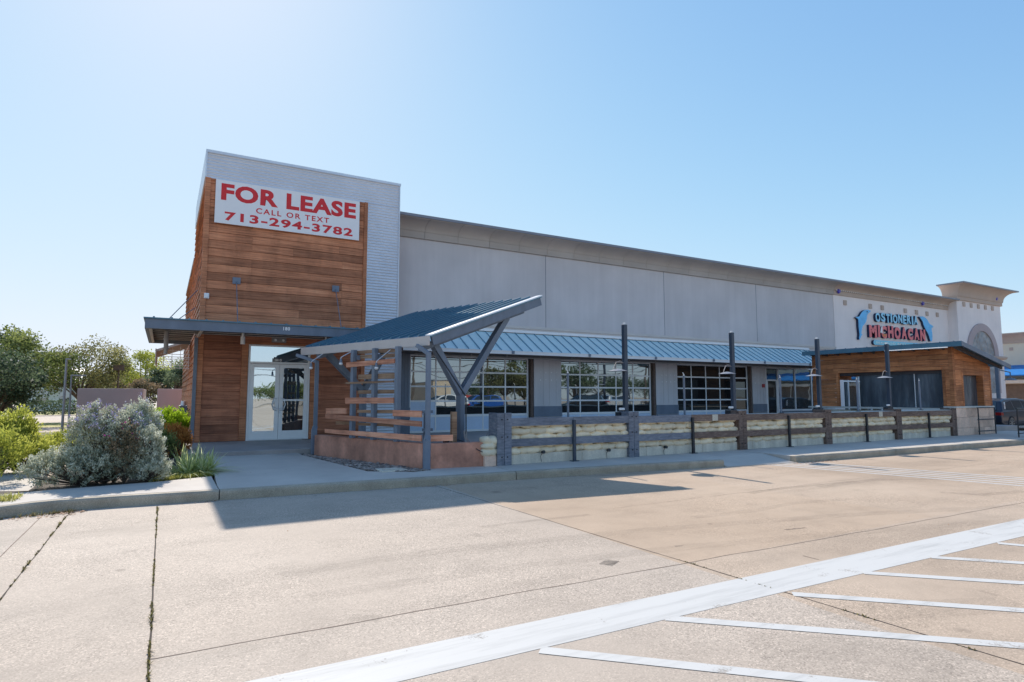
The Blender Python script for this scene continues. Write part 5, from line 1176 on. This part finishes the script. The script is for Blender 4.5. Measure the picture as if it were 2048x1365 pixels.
# ------------------------------------------------------------------ left background: screen walls, poles, white building
for i, (u0, u1, lb) in enumerate(((155, 287, 'mauve stucco screen wall behind the sage bushes'), (315, 379, 'mauve stucco screen wall touching the tower corner'))):
    a, b = at(u0, 780, 1, 35).x, at(u1, 780, 1, 35).x; m = MB(); m.box(a, b, 35, 35.25, -.02, 1.92)
    if i == 0: m.box(b-.25, b, 35.25, 41, -.02, 1.92)
    tag(m.build('screen_wall', 'mauve_wall', bevel=.02), lb, 'wall', 'mauve screen walls')
def pole(u, v, y, r, lb, arm=0., box=False, mat='lamp_grey', ub=None):
    x = at(u, 800, 1, y).x; z = at(u, v, 1, y).z; t_ = thing('light_pole', lb, 'light pole', (x, y, 0)); m = MB(); m.cyl((x, y, 0), r, z, 8, r*.8); m.build('pole', mat, t_)
    m = MB()
    if box: m.box(x-.28, x+.28, y-.2, y+.2, z-.1, z+.25)
    elif arm: m.box(x, x+arm, y-.07, y+.07, z-.05, z+.01)
    else: m.box(x-.03, x+.14, y-.06, y+.06, z-.03, z+.02)
    m.build('lamp_head', mat, t_)
pole(128, 718, 30, .05, 'thick grey light pole, taller of the pair at the left'); pole(140, 750, 32, .04, 'thinner grey light pole with short arm, right of the tall one', arm=.5); pole(234, 738, 45, .06, 'dark light pole with square head behind the mauve wall', box=True, mat='brown_steel'); pole(161, 772, 60, .06, 'thin distant grey pole behind the left mauve wall')
WB = thing('white_building', 'distant white single storey building behind the left trees', 'building', (tx(85, 78), 80, 0)); a, b = tx(50, 78), tx(150, 78)
m = MB(); m.box(a, b, 78, 90, 0, 2.9); m.build('wall', 'white_metal', WB); m = MB(); m.prism([(a-.3, 77.6, 2.9), (a-.3, 84, 4.6), (a-.3, 90.4, 2.9)], (b-a+.6, 0, 0)); m.build('roof', 'white_flash', WB)
m = MB()
for k in range(4): m = MB(); m.box(a+.9+k*1.9, a+1.9+k*1.9, 77.96, 78, .8, 2.1); m.build('window', 'tinted_glass', WB)
MT = thing('utility_meter', 'grey green utility box beside the tower side wall', 'utility box', (tx(367, 24), 24, 0)); x = tx(367, 24); m = MB(); m.box(x-.14, x+.14, 23.9, 24.1, .35, 1.25); m.build('cabinet', 'slate_steel', MT, bevel=.02); m = MB(); m.cyl((x, 24, 0), .04, .35, 8); m.build('meter_pipe', 'galvanised', MT); m = MB(); m.cyl((x, 24, 1.245), .09, .16, 12, .07); m.build('meter_dome', 'galvanised', MT)
# ------------------------------------------------------------------ the far side of the car park, which the glass reflects
MY = 38.
def mx_(u, v, y): p = at(u, v, 1, MY-y); return p.x, p.z
refl = [(1010, 722, -20, 3.3, 'leaf_olive'), (1052, 700, -22, 3.6, 'leaf_green'), (1150, 722, -24, 3.2, 'leaf_dark'), (845, 768, -62, 4.2, 'leaf_dark'), (965, 772, -60, 4.4, 'leaf_dark'), (1200, 752, -46, 4.4, 'leaf_dark'), (1255, 754, -46, 4.4, 'leaf_dark'), (1310, 756, -46, 4.2, 'leaf_dark'), (1390, 752, -44, 4.4, 'leaf_dark'), (1590, 745, -40, 4.2, 'leaf_green'), (1650, 745, -40, 4.2, 'leaf_green'), (545, 778, -62, 4.6, 'leaf_green'), (600, 778, -62, 4.4, 'leaf_green')]
rl = ['first', 'second', 'third', 'fourth', 'fifth', 'sixth', 'seventh', 'eighth', 'ninth', 'tenth', 'eleventh', 'twelfth', 'thirteenth']
for i, (u, v, y, r, mt) in enumerate(refl):
    x, z = mx_(u, v, y); tree(x, y, z, r, 'tree across the car park seen only reflected in the door glass, %s of the row' % rl[i], mt, 3600, .26, 1.6, seed=40+i, group='trees reflected in the glass')
x0, _ = mx_(868, 790, -40); x1, z1_ = mx_(905, 764, -40); TB = thing('tan_building', 'tan block building reflected in the left roll up door', 'building', ((x0+x1)/2, -44, 0)); m = MB(); m.box(x0, x1, -50, -40, 0, z1_); m.build('wall', 'tan_render', TB); m = MB(); m.box(x0-.1, x1+.1, -50.1, -39.9, z1_, z1_+.2); m.build('coping', 'coping_metal', TB)
x0, _ = mx_(922, 790, -30); x1, z1_ = mx_(988, 791, -30); RF = thing('red_fence', 'red metal fence reflected in the left roll up door', 'fence', ((x0+x1)/2, -30, 0)); m = MB()
x = x0
while x < x1: m.box(x+.01, x+.29, -30.05, -30, .1, 1.6); x += .3
m.build('panel', 'red_metal_fence', RF); m = MB(); m.box(x0, x1, -30.12, -30.06, .5, .6); m.box(x0, x1, -30.12, -30.06, 1.3, 1.4); m.build('rail', 'red_metal_fence', RF)
car(mx_(885, 800, -14)[0], -14, math.pi, 'paint_white', 'white car across the car park reflected in the left roll up door', group='cars across the car park'); car(mx_(955, 800, -14)[0], -14, math.pi, 'paint_blue', 'blue car across the car park reflected in the left roll up door', group='cars across the car park')
car(mx_(1165, 800, -12)[0], -12, math.pi, 'paint_black', 'black car across the car park reflected in the middle roll up door, left one', group='cars across the car park'); car(mx_(1240, 800, -12)[0], -12, 0, 'paint_silver', 'silver car across the car park reflected in the middle roll up door', group='cars across the car park'); car(mx_(1600, 800, -12)[0], -12, 0, 'paint_white', 'white car across the car park reflected in the right shop window', group='cars across the car park')
for i, (u, v, y) in enumerate(((827, 722, -26), (976, 720, -26), (1290, 735, -30))):
    x, z = mx_(u, v, y); UP = thing('utility_pole', ('dark utility pole reflected at the left of the first roll up door', 'dark utility pole reflected in the middle of the first roll up door', 'dark utility pole reflected in the second roll up door')[i], 'utility pole', (x, y, 0), 'reflected utility poles'); m = MB(); m.cyl((x, y, 0), .16, z+.5, 8, .12); m.build('pole', 'bark', UP); m = MB(); m.box(x-1.1, x+1.1, y-.06, y+.06, z-.1, z+.02); m.build('cross_arm', 'bark', UP)
m = MB(); xa0, za0 = mx_(827, 722, -26); xb0, zb0 = mx_(976, 720, -26); xc0, zc0 = mx_(1290, 735, -30)
for dz in (0, -.5, -1.1):
    for (p, q) in (((xa0, -26, za0), (xb0, -26, zb0)), ((xb0, -26, zb0), (xc0, -30, zc0)), ((xa0-30, -26, za0), (xa0, -26, za0))):
        m.tube([(p[0]+(q[0]-p[0])*f, p[1]+(q[1]-p[1])*f, p[2]+(q[2]-p[2])*f+dz-.9*4*f*(1-f)) for f in [k/10 for k in range(11)]], .03, 4)
tag(m.build('power_line', 'wire'), 'sagging power lines between the reflected utility poles', 'power line')
# ------------------------------------------------------------------ light
sd = Vector((-.004, -1.19, -1.)).normalized()     # direction the sunlight travels
elev = math.asin(-sd.z)
sun_d = bpy.data.lights.new('sun', 'SUN'); sun = bpy.data.objects.new('sun', sun_d); COL.objects.link(sun); sun.rotation_euler = sd.to_track_quat('-Z', 'Y').to_euler()
sun_d.energy = 2.2; sun_d.angle = math.radians(.53); sun_d.color = (1., .93, .84); sun.location = (0, 40, 40)
w = bpy.data.worlds.new('World'); S.world = w; w.use_nodes = True; nt = w.node_tree; bg = nt.nodes['Background']
sky = nt.nodes.new('ShaderNodeTexSky'); sky.sky_type = 'NISHITA'; sky.sun_disc = False; sky.sun_elevation = elev
sky.sun_rotation = math.atan2(-sd.x, -sd.y); sky.air_density = 1.0; sky.dust_density = 1.2; sky.ozone_density = 1.2; sky.altitude = 0
sky.dust_density = .3; sky.ozone_density = 1.6
sp_ = nt.nodes.new('ShaderNodeSeparateColor'); cb = nt.nodes.new('ShaderNodeCombineColor'); nt.links.new(sky.outputs[0], sp_.inputs[0])
for i, (gain, lim) in enumerate(((.49, 2.5), (.645, 2.58), (.86, 2.85))):      # soft shoulder so that the sky next to the sun keeps its colour
    def M(op, a, b):
        n = nt.nodes.new('ShaderNodeMath'); n.operation = op
        for j, x in enumerate((a, b)):
            if isinstance(x, (int, float)): n.inputs[j].default_value = x
            else: nt.links.new(x, n.inputs[j])
        return n.outputs[0]
    c_ = M('MULTIPLY', sp_.outputs[i], gain); r_ = M('DIVIDE', c_, lim); den = M('POWER', M('ADD', 1., M('POWER', r_, 2.)), .5)
    nt.links.new(M('DIVIDE', c_, den), cb.inputs[i])
nt.links.new(cb.outputs[0], bg.inputs[0]); bg.inputs[1].default_value = .15
S.view_settings.view_transform = 'Standard'; S.view_settings.look = 'None'; S.view_settings.exposure = 1.34; S.view_settings.gamma = 1
S.cycles.max_bounces = 8; S.cycles.use_denoising = True
